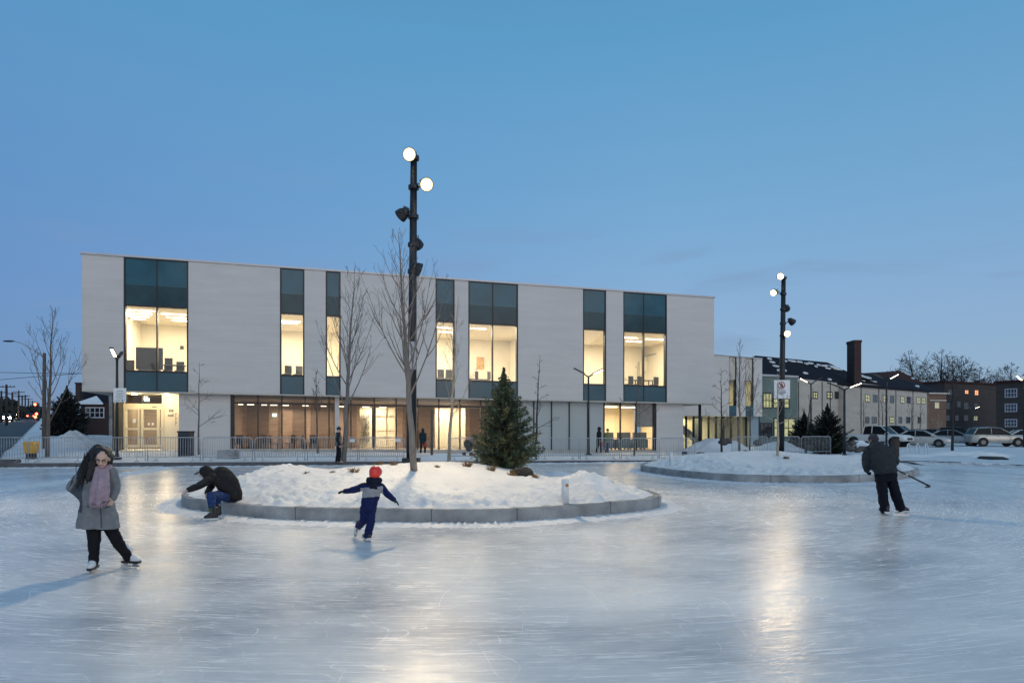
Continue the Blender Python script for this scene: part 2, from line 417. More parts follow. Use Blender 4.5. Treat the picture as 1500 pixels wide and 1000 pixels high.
class Fac:
    """a vertical wall plane; px(x) gives its running metre where photo column x meets it"""
    def __init__(s, A, B): s.A = Vector(A); s.B = Vector(B); s.e = (s.B-s.A).normalized(); s.n = Vector((s.e.y, -s.e.x)); s.L = (s.B-s.A).length
    @classmethod
    def px(c, x0, d0, x1, d1): return c(((x0-750)/F0*d0, d0), ((x1-750)/F0*d1, d1))
    def off(s, o): return Fac(s.A+s.n*o, s.B+s.n*o)
    def u(s, x):
        k = (x-750)/F0; return (k*s.A.y-s.A.x)/(s.e.x-k*s.e.y)
    def d(s, x): return (s.A+s.e*s.u(x)).y
    def z(s, x, y): return CH+(H0-y)/F0*s.d(x)
    def p(s, u, z, o=0):
        q = s.A+s.e*u+s.n*o; return Vector((q.x, q.y, z))
    def box(s, mb, u0, u1, z0, z1, o0, o1, mi=0):
        g = lambda z, u: z(u) if callable(z) else z
        mb.hexa([s.p(u0, g(z0, u0), o0), s.p(u1, g(z0, u1), o0), s.p(u1, g(z0, u1), o1), s.p(u0, g(z0, u0), o1),
                 s.p(u0, g(z1, u0), o0), s.p(u1, g(z1, u1), o0), s.p(u1, g(z1, u1), o1), s.p(u0, g(z1, u0), o1)], mi)
    def xbox(s, mb, x0, x1, y0, y1, o0, o1, mi=0):
        """box from photo columns/rows; y0 top row, y1 bottom row, measured at the middle column"""
        xm = (x0+x1)/2; s.box(mb, s.u(x0), s.u(x1), s.z(xm, y1), s.z(xm, y0), o0, o1, mi)
# ---------------------------------------------------------------- camera, sky, light
cam = bpy.data.cameras.new('camera'); co = bpy.data.objects.new('camera', cam); COL.objects.link(co); S.camera = co
co.location = (0, 0, CH); co.rotation_euler = (pi/2, 0, 0); cam.lens = 24; cam.sensor_width = 36
cam.shift_y = (H0-500)/1500; cam.clip_end = 6000; cam.clip_start = .1
S.view_settings.view_transform = 'Standard'; S.view_settings.look = 'None'; S.view_settings.exposure = .07; S.view_settings.gamma = 1
S.cycles.use_denoising = True
S.cycles.max_bounces = 7; S.cycles.diffuse_bounces = 3; S.cycles.glossy_bounces = 3; S.cycles.transparent_max_bounces = 12; S.cycles.transmission_bounces = 3
S.cycles.sample_clamp_indirect = 4; S.cycles.caustics_reflective = False; S.cycles.caustics_refractive = False
W = bpy.data.worlds.new('World'); S.world = W; W.use_nodes = True
nt = W.node_tree; bg = nt.nodes['Background']
sk = N(nt, 'ShaderNodeTexSky'); sk.sky_type = 'NISHITA'; sk.sun_disc = False
SUN_EL, SUN_AZ = 4.0, 155.0
sk.sun_elevation = radians(SUN_EL); sk.sun_rotation = radians(SUN_AZ); sk.ozone_density = 3; sk.dust_density = .3; sk.air_density = 1
tc = N(nt, 'ShaderNodeTexCoord'); sp = N(nt, 'ShaderNodeSeparateXYZ'); nt.links.new(tc.outputs['Generated'], sp.inputs[0])
grad = ramp(nt, sp.outputs[2], [(0, (.31, .41, .55)), (.05, (.285, .415, .59)), (.16, (.25, .405, .63)), (.30, (.18, .385, .625)), (.50, (.11, .335, .575)), (.62, (.10, .27, .46)), (1, (.13, .24, .38))])
# darker to the left (east), afterglow behind the camera
az = mth(nt, 'DIVIDE', sp.outputs[0], mth(nt, 'MAXIMUM', mth(nt, 'SQRT', mth(nt, 'SUBTRACT', 1.0, mth(nt, 'POWER', sp.outputs[2], 2.0))), .05))
lf = N(nt, 'ShaderNodeMapRange', clamp=True); nt.links.new(az, lf.inputs[0])
lf.inputs[1].default_value = -.70; lf.inputs[2].default_value = .22; lf.inputs[3].default_value = 1.0; lf.inputs[4].default_value = 0.0
low = ramp(nt, sp.outputs[2], [(0, 1.0), (.28, .65), (.55, .10)])
dk = mth(nt, 'MULTIPLY', lf.outputs[0], low)
grad = mixc(nt, dk, grad, mixc(nt, 1.0, grad, (.34, .47, .74), 'MULTIPLY'))
rear = N(nt, 'ShaderNodeMapRange', clamp=True); nt.links.new(sp.outputs[1], rear.inputs[0])
rear.inputs[1].default_value = .1; rear.inputs[2].default_value = -.9; rear.inputs[3].default_value = 0; rear.inputs[4].default_value = 1
grad = mixc(nt, rear.outputs[0], grad, mixc(nt, 1.0, grad, (2.7, 1.75, 1.35), 'MULTIPLY'))
mp = N(nt, 'ShaderNodeMapping'); nt.links.new(tc.outputs['Generated'], mp.inputs[0]); mp.inputs['Scale'].default_value = (1, 1, 5)
cl = noi(nt, mp.outputs[0], 4.2, 6, .55, .3)
cm = mth(nt, 'MULTIPLY', ramp(nt, cl, [(.53, 0.0), (.70, .62)]), ramp(nt, sp.outputs[2], [(.02, 0.0), (.08, 1.0), (.24, .7), (.36, 0.0)]))
grad = mixc(nt, cm, grad, (.20, .28, .46))
fin = mixc(nt, .12, grad, mixc(nt, 1.0, sk.outputs[0], (.25, .25, .25), 'MULTIPLY'))
nt.links.new(fin, bg.inputs[0]); bg.inputs[1].default_value = 1.0
def light(name, kind, loc, energy, col, target=None, **kw):
    L = bpy.data.lights.new(name, kind); L.energy = energy; L.color = col
    for k, v in kw.items(): setattr(L, k, v)
    o = bpy.data.objects.new(name, L); COL.objects.link(o); o.location = loc
    if target is not None: o.rotation_euler = (Vector(target)-Vector(loc)).to_track_quat('-Z', 'Y').to_euler()
    return o
light('sun', 'SUN', (0, -30, 40), .5, (1, .86, .74), (0, 0, 0), angle=radians(40)).rotation_euler = Vector((-sin(radians(SUN_AZ)), -cos(radians(SUN_AZ)), -math.tan(radians(22)))).to_track_quat('-Z', 'Y').to_euler()
WARM = (1, .80, .52)

# ---------------------------------------------------------------- ground
def edge_d(x): return interp([(-700, 25), (-200, 30), (0, 31.3), (400, 33), (640, 34.2), (960, 37), (1100, 38), (1250, 36.5), (1360, 35), (1500, 31.2), (1800, 27), (2300, 23)], x)
def rim_z(x): return interp([(0, .21), (400, .19), (640, .16), (960, .09), (1100, .08), (1360, .14), (1500, .14), (2200, .15)], x)
def far_z(x, d):
    """terrain well beyond the rink edge"""
    l = .55+.028*max(0, d-44); r = .15+.006*max(0, d-50)
    return lerp(min(l, 14), min(r, 8), sst(90, 340, x)) if d > 30 else l
def ground_z(x, d):
    e = edge_d(x); t = max(0, d-e)
    za = rim_z(x)
    near = lerp(.55, .14, sst(100, 900, x))
    z = lerp(za, near, sst(1.5, 8.5, t))
    return lerp(z, far_z(x, d), sst(9, 26, t))
def GX(x, d, dz=0): return XZ(x, ground_z(x, d)+dz, d)
def place(x, y):
    """where photo pixel (x, y) meets the terrain"""
    d = edge_d(x)
    for _ in range(400):
        if CH+(H0-y)/F0*d <= ground_z(x, d): break
        d += .1
    return d
# one sheet: from the rink edge out to the horizon
mb = MB(); xs = [-700+25*i for i in range(121)]
ts = [0, .25, .6, 1, 1.5, 2.2, 3, 4, 5, 6, 7, 8, 9, 10, 11, 12, 13, 14, 15, 16, 17.5, 19, 20.5, 22, 24, 26, 28, 30, 34, 38, 44, 50, 60, 70, 85, 100, 125, 150, 185, 230, 400, 900, 2500]
for x in xs:
    for t in ts:
        d = edge_d(x)+t; a = min(1, t/2)*lerp(.12 if t > 6 else 1, 1, sst(55, 110, x))
        zz = ground_z(x, d)+(.05*a*fbm(x*d/F0*.35, d*.35)+.02*a*fbm(x*d/F0*1.3, d*1.3)) * (1 if t < 60 else 0)
        mb.v.append(tuple(XZ(x, zz, d)))
nT = len(ts)
for i in range(len(xs)-1):
    for j in range(nT-1):
        a = i*nT+j; mb.f.append((a, a+nT, a+nT+1, a+1)); mb.m.append(0); mb.sm.append(True)
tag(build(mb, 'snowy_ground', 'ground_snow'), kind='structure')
mb = MB(); xs2 = [-700+50*i for i in range(61)]
mb.add([tuple(XZ(x, 0, edge_d(x)+.15)) for x in xs2]+[(60, 10, 0), (60, -40, 0), (-60, -40, 0), (-60, 10, 0)], [tuple(range(65))[::-1]])
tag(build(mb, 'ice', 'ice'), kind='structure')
# the rink's dark kerb, a real step
mb = MB(); xs3 = [-300+14*i for i in range(160)]
for s_ in range(len(xs3)-1):
    if 1395 < xs3[s_] < 1470: continue
    x0, x1 = xs3[s_], xs3[s_+1]
    e0, e1 = edge_d(x0), edge_d(x1); z0, z1 = rim_z(x0)+.012, rim_z(x1)+.012
    mb.hexa([XZ(x0, -.05, e0-.02), XZ(x1, -.05, e1-.02), XZ(x1, -.05, e1+.20), XZ(x0, -.05, e0+.20), XZ(x0, z0, e0-.02), XZ(x1, z1, e1-.02), XZ(x1, z1, e1+.20), XZ(x0, z0, e0+.20)])
tag(build(mb, 'rink_kerb', 'dark_kerb'), kind='structure')
# ragged snow swept against the kerb
def berm(name, path, w0, w1, h, seed, matn='scraped_snow', side=1):
    """irregular snow ridge along a path of (point, outward normal)"""
    mb = MB(); prof = [(-.25, 0), (0, .8), (.22, 1), (.45, .55), (.75, .22), (1, 0)]
    for i, (p, n) in enumerate(path):
        t = i*.37+seed; a = .5+.5*noise.noise(Vector((t, seed, 0))); w = lerp(w0, w1, a); hh = h*(.35+.9*max(0, .5+.6*noise.noise(Vector((t*1.7, 3, seed)))))
        for q, zz in prof:
            j = 1+.35*noise.noise(Vector((t*2.3, q*4, seed)))
            mb.v.append((p.x+n.x*w*q*j, p.y+n.y*w*q*j, -.012+hh*zz*j+(p.z if len(p) == 3 else 0)))
    k = len(prof)
    for i in range(len(path)-1):
        for j in range(k-1):
            a = i*k+j; mb.f.append((a, a+1, a+k+1, a+k)); mb.m.append(0); mb.sm.append(True)
    return tag(build(mb, name, matn), kind='structure')
pth = []
for i in range(420):
    x = -60+i*4.2
    if x > 1700: break
    p = XZ(x, 0, edge_d(x)); pth.append((p, Vector((0, -1, 0))))
berm('snow_drift', pth, .25, .9, .07, 4.2)
pth = [(XZ(x, .0, edge_d(x)-.1), Vector((0, -1, 0))) for x in [1330+1.6*i for i in range(160)]]
berm('snow_drift', pth, .8, 2.0, .16, 8.2, 'snow')
pth = [(Vector((-15.2-.006*(d-14)**2*.3, d, 0)), Vector((1, -.1, 0))) for d in [13+.12*i for i in range(150)]]
berm('snow_drift', pth, .5, .9, .10, 2.2, 'scraped_snow')

# ---------------------------------------------------------------- islands
def spline(pts, n):
    out = []; k = len(pts)
    for i in range(k):
        p0, p1, p2, p3 = [Vector(pts[(i+j-1) % k]) for j in range(4)]
        for s_ in range(n):
            t = s_/n; out.append(.5*((2*p1)+(-p0+p2)*t+(2*p0-5*p1+4*p2-p3)*t*t+(-p0+3*p1-3*p2+p3)*t**3))
    return out
class Island:
    def __init__(s, pts, bumps, seed):
        s.ol = spline(pts, 14); s.c = Vector((sum(p.x for p in s.ol)/len(s.ol), sum(p.y for p in s.ol)/len(s.ol)))
        s.bumps = bumps; s.seed = seed
        s.ang = sorted((atan2(p.y-s.c.y, p.x-s.c.x), (p-s.c).length) for p in s.ol)
    def rr(s, x, y):
        a = atan2(y-s.c.y, x-s.c.x); L = s.ang
        R = interp([(L[-1][0]-2*pi, L[-1][1])]+L+[(L[0][0]+2*pi, L[0][1])], a)
        return sqrt((x-s.c.x)**2+(y-s.c.y)**2)/R
    def z(s, x, y, fine=True):
        r = s.rr(x, y); w = 1-sst(.62, .97, r)
        z = .262
        b = sum(h*exp(-(((x-bx)/sx)**2+((y-by)/sy)**2)) for bx, by, h, sx, sy in s.bumps)
        z += b*lerp(.18, 1, w)*(1-sst(.9, .985, r))
        if fine:
            front = sst(.35, .8, r)*(1-sst(.93, .99, r))*(1 if y < s.c.y+1 else .4)
            z += front*(.17*abs(fbm(x*1.5, y*1.5, s.seed))+.10*fbm(x*3.6, y*3.6, s.seed, 4))+.02*fbm(x*.9, y*.9, s.seed+3)*(1-sst(.9, .98, r))
        return z
    def make(s, label):
        n = len(s.ol)
        mb = MB(); prof = [(0, -.05), (0, .245), (.03, .275), (.24, .275), (.26, -.05)]
        rings = []
        for q, zz in prof:
            ring = []
            for i, p in enumerate(s.ol):
                t = (s.ol[(i+1) % n]-s.ol[i-1]).normalized(); nn = Vector((t.y, -t.x))
                if nn.dot(p-s.c) < 0: nn = -nn
                g = p-nn*q; ring.append((g.x, g.y, zz))
            rings.append(ring)
        mb.loft(rings, 0, False)
        b = len(mb.v)
        k = build(mb, 'island_kerb', 'concrete', loc=(s.c.x, s.c.y, 0)); tag(k, label, 'kerb', kind='thing')
        # joints in the kerb
        for i in range(6, n, 21):
            p = s.ol[i]; t = (s.ol[(i+1) % n]-s.ol[i-1]).normalized(); nn = Vector((t.y, -t.x))
            if nn.dot(p-s.c) < 0: nn = -nn
            jm = MB(); a = p+nn*.003; c = p-nn*.22
            jm.hexa([(a.x-t.x*.008, a.y-t.y*.008, 0), (a.x+t.x*.008, a.y+t.y*.008, 0), (c.x+t.x*.008, c.y+t.y*.008, 0), (c.x-t.x*.008, c.y-t.y*.008, 0),
                     (a.x-t.x*.008, a.y-t.y*.008, .278), (a.x+t.x*.008, a.y+t.y*.008, .278), (c.x+t.x*.008, c.y+t.y*.008, .278), (c.x-t.x*.008, c.y-t.y*.008, .278)])
            build(jm, 'joint', 'dark_kerb', k)
        mb = MB(); nr = 96; na = 420
        L = s.ang; LL = [(L[-1][0]-2*pi, L[-1][1])]+L+[(L[0][0]+2*pi, L[0][1])]
        rf = random.Random(int(s.seed*7)); prints = []
        for q in range(5):
            a = rf.uniform(-2.9, -.25); r0 = rf.uniform(.78, .9); px_, py_ = s.c.x+cos(a)*r0*4.5, s.c.y+sin(a)*r0*4.5; h = rf.uniform(.3, 2.8)
            for w in range(13):
                h += rf.uniform(-.25, .25); px_ += cos(h)*.42; py_ += sin(h)*.42; o = .11*(1 if w % 2 else -1)
                prints.append((px_-sin(h)*o, py_+cos(h)*o, rf.uniform(.05, .10)))
        def dent(x, y): return sum(-dp*exp(-((x-a)**2+(y-b)**2)/.0125)+.35*dp*exp(-((x-a)**2+(y-b)**2)/.05) for a, b, dp in prints if abs(x-a) < .6 and abs(y-b) < .6)
        for j in range(nr+1):
            r = (j/nr)**.8*.985
            for i in range(na):
                a = -pi+2*pi*i/na; R = interp(LL, a); x = s.c.x+cos(a)*R*r; y = s.c.y+sin(a)*R*r
                mb.v.append((x, y, s.z(x, y)+(dent(x, y)*(1-sst(.85, .95, r)))+.02*noise.noise(Vector((x*9, y*9, 1)))*(1-sst(.95, .985, r))))
        for j in range(nr):
            for i in range(na):
                a = j*na+i; c = j*na+(i+1) % na; mb.f.append((a, c, c+na, a+na)); mb.m.append(0); mb.sm.append(True)
        tag(build(mb, 'snow_mound', 'snow'), kind='structure')
        path = []
        for i in range(n+1):
            for q in (0, .5):
                p = s.ol[i % n].lerp(s.ol[(i+1) % n], q); t = (s.ol[(i+1) % n]-s.ol[i % n-1]).normalized(); nn = Vector((t.y, -t.x))
                if nn.dot(p-s.c) < 0: nn = -nn
                path.append((Vector((p.x, p.y, 0)), Vector((nn.x, nn.y, 0))))
        berm('snow_drift', path, .35, .95, .07, s.seed)
I1 = Island([(-7.95, 16.5), (-7.3, 15.25), (-6.24, 14.4), (-4.87, 13.5), (-3.28, 13.12), (-1.42, 12.95), (-.3, 12.98), (.67, 13.4), (2.14, 14.25), (3.05, 15.0), (3.45, 15.8), (3.4, 17.2), (2.8, 19.3), (1.5, 21.8), (-.5, 23.8), (-3, 24.8), (-5.5, 24.2), (-7.3, 22), (-8.2, 19.4), (-8.25, 17.8)],
            [(-2.6, 18.0, .52, 3.2, 2.6), (-6.6, 18.6, .40, 1.4, 2.2), (1.95, 16.6, .46, .75, 1.1), (-1.5, 21, .35, 2.5, 2.5), (-4.5, 16.5, .18, 2.0, 1.5)], 1.0)
I1.make('curved grey concrete kerb round the nearer snow island')
I2 = Island([(5.50, 29.2), (5.62, 27.2), (6.32, 24.8), (7.6, 22.9), (9.84, 22.3), (11.6, 22.6), (13.7, 24), (15.5, 26), (16.3, 28), (16.3, 30.5), (15.3, 33), (12.5, 35), (9.5, 35), (7, 33.2)],
            [(11.2, 29.2, .56, 3.0, 3.0), (8.0, 28.5, .30, 2.0, 3), (14.5, 28.2, .22, 1.3, 2)], 7.0)
I2.make('curved grey concrete kerb round the farther snow island')
def on_island(I, x, y):
    """where photo pixel (x, y) meets the island's snow"""
    d = 11
    while d < 40:
        q = P(x, y, d)
        if I.rr(q.x, q.y) < .99 and q.z <= I.z(q.x, q.y): return q
        d += .05
    return None
# low heap of clean snow on the ice behind the island
def heap(name, x, d, w, dep, h, z0, seed, matn='snow', label=None):
    mb = MB(); na, nr = 48, 14; X = (x-750)/F0*d
    for j in range(nr+1):
        for i in range(na):
            a = 2*pi*i/na; r = j/nr; k = 1+.22*noise.noise(Vector((cos(a)*1.3, sin(a)*1.3, seed)))
            px, py = X+cos(a)*w*r*k, d+sin(a)*dep*r*k
            zz = h*(1-sst(0, 1, r))*(1+.35*fbm(px*.9, py*.9, seed))+.05*h*noise.noise(Vector((px*5, py*5, seed)))*(1-r)
            mb.v.append((px, py, z0+zz-.05*r))
    for j in range(nr):
        for i in range(na):
            a = j*na+i; c = j*na+(i+1) % na; mb.f.append((a, c, c+na, a+na)); mb.m.append(0); mb.sm.append(True)
    o = build(mb, name, matn, loc=(X, d, z0))
    return tag(o, label, 'snow pile', 'snow piles') if label else tag(o, kind='structure')
# ---------------------------------------------------------------- the community building
FM = Fac.px(120, 38.5, 1046, 49.75)
def zl(ya, yb):
    za, zb = FM.z(120, ya), FM.z(1046, yb); return lambda u: za+(zb-za)*u/FM.L
zTOP, zHEAD, zSILL, zBOT = zl(372, 436.5), zl(443, 491.5), zl(541, 568), zl(571, 590.5)
add = lambda f, k: (lambda u: f(u)+k)
uu = FM.u
b0 = FM.p(0, 0, 0)
BLD = thing('community_building', (b0.x, b0.y, .4), 'long two-storey pale stone building with lit tall windows behind the rink', 'building')
bays = [(181, 276, 229.5), (410, 446, None), (477, 499, None), (638, 666, None), (686, 759, 722), (854, 888, None), (913, 977, 943.5)]
edges = [120]+[v for b in bays for v in b[:2]]+[1046]
mb = MB()
for i in range(0, len(edges), 2):
    FM.box(mb, uu(edges[i]), uu(edges[i+1]), zBOT, zTOP, -.35, 0)
for sgn, (ua, ub) in ((0, (0, .35)), (1, (FM.L-.35, FM.L))):
    FM.box(mb, ua, ub, zBOT, zTOP, -16, -.355)
FM.box(mb, .36, FM.L-.36, zBOT, zTOP, -16, -15.65)
build(mb, 'stone_wall', 'pale_stone', BLD)
mb = MB(); FM.box(mb, -.08, FM.L+.08, add(zTOP, .003), add(zTOP, .11), -.45, .07); build(mb, 'coping', 'trim_metal', BLD)
mb = MB(); FM.box(mb, .36, FM.L-.36, add(zTOP, -.45), add(zTOP, -.15), -15.6, -.6); build(mb, 'roof', 'trim_metal', BLD)
mb = MB(); FM.box(mb, 0, FM.L, add(zBOT, -.075), add(zBOT, -.003), -16, .03); build(mb, 'soffit', 'soffit_panel', BLD)
# windows
for x0, x1, xm in bays:
    u0, u1 = uu(x0), uu(x1)
    mb = MB(); t = .09
    FM.box(mb, u0, u0+t, zBOT, zTOP, -.34, -.02); FM.box(mb, u1-t, u1, zBOT, zTOP, -.34, -.02)
    if xm: FM.box(mb, uu(xm)-.035, uu(xm)+.035, add(zBOT, .003), add(zTOP, -.003), -.3, -.03)
    spans = [(u0+t, u1-t)] if not xm else [(u0+t, uu(xm)-.035), (uu(xm)+.035, u1-t)]
    for a, b in spans:
        for zf in (zHEAD, zSILL): FM.box(mb, a+.001, b-.001, add(zf, -.05), add(zf, .05), -.3, -.035)
        FM.box(mb, a+.001, b-.001, add(zTOP, -.06), add(zTOP, -.004), -.3, -.035)
    win = build(mb, 'window', 'mullion', BLD)
    g, up, dk, lo, ln = MB(), MB(), MB(), MB(), MB()
    zmid = lambda u: zHEAD(u)+.44*(zTOP(u)-zHEAD(u))
    for a, b in spans:
        a += .002; b -= .002
        FM.box(g, a, b, add(zSILL, .052), add(zHEAD, -.052), -.12, -.10)
        FM.box(up, a, b, add(zmid, .02), add(zTOP, -.062), -.14, -.06)
        FM.box(dk, a, b, add(zHEAD, .052), add(zmid, -.02), -.14, -.065)
        FM.box(ln, a, b, add(zmid, -.019), add(zmid, .019), -.14, -.055)
        FM.box(lo, a, b, add(zBOT, .004), add(zSILL, -.052), -.14, -.05)
    build(g, 'pane', 'clear_glass', win); build(up, 'upper_panel', 'teal_glass', win); build(dk, 'middle_panel', 'dark_spandrel', win)
    build(ln, 'panel_joint', 'low_spandrel', win); build(lo, 'lower_panel', 'low_spandrel', win)
# upstairs rooms: floor, ceiling, back wall and partitions; light strips on the ceiling
RD = 8.6
zC, zF = add(zHEAD, .10), add(zSILL, -.25)
rooms = [(150, 330), (331, 560), (561, 800), (801, 1030)]
mw, mc, mf = MB(), MB(), MB()
for x0, x1 in rooms:
    a, b = uu(x0), uu(x1)
    FM.box(mw, a, b, zF, zC, -RD-.2, -RD)
    FM.box(mw, a, a+.1, zF, zC, -RD+.002, -.36); FM.box(mw, b-.1, b, zF, zC, -RD+.002, -.36)
    FM.box(mc, a+.101, b-.101, add(zC, -.02), add(zC, .12), -RD+.003, -.36); FM.box(mf, a+.101, b-.101, add(zF, -.2), add(zF, .02), -RD+.003, -.36)
# slanting partition in the right-hand room and a boxed column in the first
q0, q1 = FM.p(uu(905), 0, -6.5), FM.p(uu(985), 0, -3.0)
build(mw, 'inner_wall', 'cream_wall', BLD); build(mc, 'ceiling', 'white_ceiling', BLD); build(mf, 'inner_floor', 'tile_floor', BLD)
mb = MB(); FM.box(mb, uu(258), uu(258)+.5, add(zF, .03), add(zC, -.03), -7.0, -6.5); build(mb, 'inner_column', 'cream_wall', BLD)
strips = [(184, 226, 2.2), (184, 222, 3.4), (184, 218, 4.6), (184, 212, 5.8), (236, 272, 3.0), (244, 272, 4.4), (252, 274, 5.7), (412, 440, 3.6), (414, 436, 4.4), (641, 660, 3), (643, 664, 5), (690, 712, 2.6), (916, 934, 3.4), (918, 940, 5.2), (947, 972, 3.6)]
for x0, x1, o in strips:
    mb = MB(); Fo = FM.off(-o)
    FM.box(mb, Fo.u(x0), Fo.u(x1), add(zC, -.07), add(zC, -.024), -o-.14, -o); build(mb, 'ceiling_light', 'light_strip', BLD)
for (x0, x1), w in zip(rooms, (270, 330, 400, 400)):
    xm = (x0+x1)/2; u = (uu(x0)+uu(x1))/2; p = FM.p(u, zC(u)-.15, -4.2)
    light('room_light', 'AREA', p, w*2.1, (1, .87, .66), p+Vector((0, 0, -1)), shape='RECTANGLE', size=(uu(x1)-uu(x0))*.8, size_y=5)
# ground floor
FG = FM.off(-.55); ug = FG.u
zG0 = lambda u: .0
Zg = lambda x, y: FG.z(x, y)
zlow = lambda u: lerp(.5, .05, u/FM.L)       # top of the plinth is the glazing sill
zsill = lambda u: lerp(FG.z(340, 657), FG.z(960, 659.5), (u-ug(340))/(ug(960)-ug(340)))
zsof = add(zBOT, -.078)
for x0, x1, z0, o0, o1 in ((262, 339, -.5, -.35, 0), (961, 1000, -.5, -.6, .08), (490.5, 497, add(zsill, .005), -.3, .02)):
    mb = MB(); FG.box(mb, ug(x0), ug(x1), z0, zsof, o0, o1); build(mb, 'pier', 'pale_stone', BLD)
mb = MB(); FG.box(mb, ug(339.2), ug(960.8), -.6, zsill, -.4, .06); build(mb, 'plinth', 'plinth_concrete', BLD)
mull = [340.5, 378, 413, 447, 482, 514, 548, 580.5, 612, 643, 674, 704.5, 733, 758, 782, 808, 834, 861, 885, 909, 932.5, 959]
for i, x in enumerate(mull):
    w = .11 if i in (0, len(mull)-1) else .035
    mb = MB(); FG.box(mb, ug(x)-w, ug(x)+w, add(zsill, .003), zsof, -.15, .03); build(mb, 'glazing_bar', 'mullion', BLD)
for i in range(len(mull)-1):
    a, b = ug(mull[i])+.036, ug(mull[i+1])-.036
    if i == 0: a += .075
    if i == len(mull)-2: b -= .075
    xm = (mull[i]+mull[i+1])/2
    frosted = 755 < xm < 885
    mb = MB(); FG.box(mb, a, b, add(zsill, .006), add(zsof, -.004), -.06, -.04)
    build(mb, 'glazing', 'frosted_glass' if frosted else ('bronze_glass' if xm < 755 else 'clear_glass'), BLD)
    if xm < 755:
        mb = MB(); FG.box(mb, a, b, add(zsof, -.52), add(zsof, -.43), -.14, .01); build(mb, 'transom', 'mullion', BLD)
mb = MB(); a, b = ug(934.5), ug(956.5); zl0 = FG.z(945, 625)
FG.box(mb, a, b, zl0, add(zsof, -.01), -.20, -.09)
for k in range(14): FG.box(mb, a+.05, b-.05, zl0+.1+k*.13, zl0+.16+k*.13, -.10, -.075)
build(mb, 'louvre', 'furniture_grey', BLD)
# ground-floor rooms
mb, m2, m3, m4 = MB(), MB(), MB(), MB(); GD = 6.5
def back(x0, x1, z0, z1): FG.box(mb, x0, x1, z0, z1, -GD-.2, -GD)
Fb = FG.off(-GD); ub = Fb.u
o1a, o1b, o2a, o2b = ub(527), ub(581), ub(637), ub(682)
zt = lambda x: Fb.z(x, 600)
hole = Fb.z(600, 597)
back(ug(336), o1a, .3, zsof); back(o1b, o2a, .3, zsof); back(o2b, ug(757), .3, zsof)
back(o1a, o1b, hole, zsof); back(o2a, o2b, hole, zsof)
for xx in (337, 756.4): FG.box(mb, ug(xx)-.08, ug(xx)+.08, .3, zsof, -GD, -.42)
build(mb, 'inner_wall', 'wood_wall', BLD)
for x0, x1 in ((362, 377), (379, 394), (408, 414), (429, 449), (455, 492), (508, 522), (590, 634), (688, 712)):  # fifth panel is added to darken the wall like the reflection in the glass
    FG.box(m2, ub(x0), ub(x1), .35, add(zsof, -.25), -GD+.003, -GD+.06)
build(m2, 'wall_panel', 'wood_panel', BLD)
FG.box(m3, ug(338), ug(757), add(zsof, -.17), add(zsof, -.05), -GD+.005, -.42); build(m3, 'ceiling', 'wood_panel', BLD)
FG.box(m4, ug(338), ug(757), .30, .42, -GD+.005, -.42); build(m4, 'inner_floor', 'tile_floor', BLD)
# lit rooms seen through the two openings
for a, b in ((o1a-.3, o1b+.3), (o2a-.3, o2b+.3)):
    mb = MB(); FG.box(mb, a, b, .3, hole+.4, -GD-3.2, -GD-3); FG.box(mb, a, a+.1, .3, hole+.4, -GD-2.99, -GD-.21); FG.box(mb, b-.1, b, .3, hole+.4, -GD-2.99, -GD-.21)
    FG.box(mb, a+.11, b-.11, hole+.3, hole+.4, -GD-2.99, -GD-.21); build(mb, 'inner_wall', 'cream_wall', BLD)
    p = FG.p((a+b)/2, hole+.2, -GD-1.6); light('room_light', 'AREA', p, 380, (1, .90, .68), p-Vector((0, 0, 1)), size=1.6)
# door with shelves in the first opening, counter in the second
mb = MB()
for x in (550, 567, 580): FG.box(mb, ub(x)-.05, ub(x)+.05, .43, hole-.01, -GD-.12, -GD-.05)
for y in (610, 631, 655): Fb.xbox(mb, 551, 579.5, y-1, y+1, -.11, -.06)
build(mb, 'inner_door', 'door_frame', BLD)
mb = MB()
FG.box(mb, ub(545), ub(549.5), .43, hole-.01, -GD-.2, -GD-.02)
build(mb, 'wall_panel', 'furniture_dark', BLD)
mb = MB()
for k in range(5):
    FG.box(mb, ub(531), ub(544), .8+k*.45, .84+k*.45, -GD-2.9, -GD-2.5)
    for j in range(4): FG.box(mb, ub(531)+.08+j*.17, ub(531)+.16+j*.17, .845+k*.45, 1.05+k*.45+.05*((j+k) % 3), -GD-2.85, -GD-2.6)
build(mb, 'shelf', 'furniture_grey', BLD)
for x0, x1 in ((349, 356), (362, 372), (383, 391), (396, 406), (413, 423), (443, 452), (470, 478), (496, 504), (531, 541), (556, 566)):
    y = 588.5+ (x0-340)*.02; Fo = FG.off(-2.0-(x0 % 3))
    mb = MB(); z = Fo.z(x0, y+4); FG.box(mb, Fo.u(x0), Fo.u(x1), z, z+.05, -2.1-(x0 % 3), -2.0-(x0 % 3)); build(mb, 'ceiling_light', 'light_strip', BLD)
p = FG.p((ug(338)+ug(757))/2, 3.2, -3); light('room_light', 'AREA', p, 950, (1, .83, .62), p-Vector((0, 0, 1)), shape='RECTANGLE', size=14, size_y=3)
mb = MB(); Fb.xbox(mb, 399, 405.5, 605.5, 610, .03, .08)
build(mb, 'exit_sign', 'exit_glow', BLD)
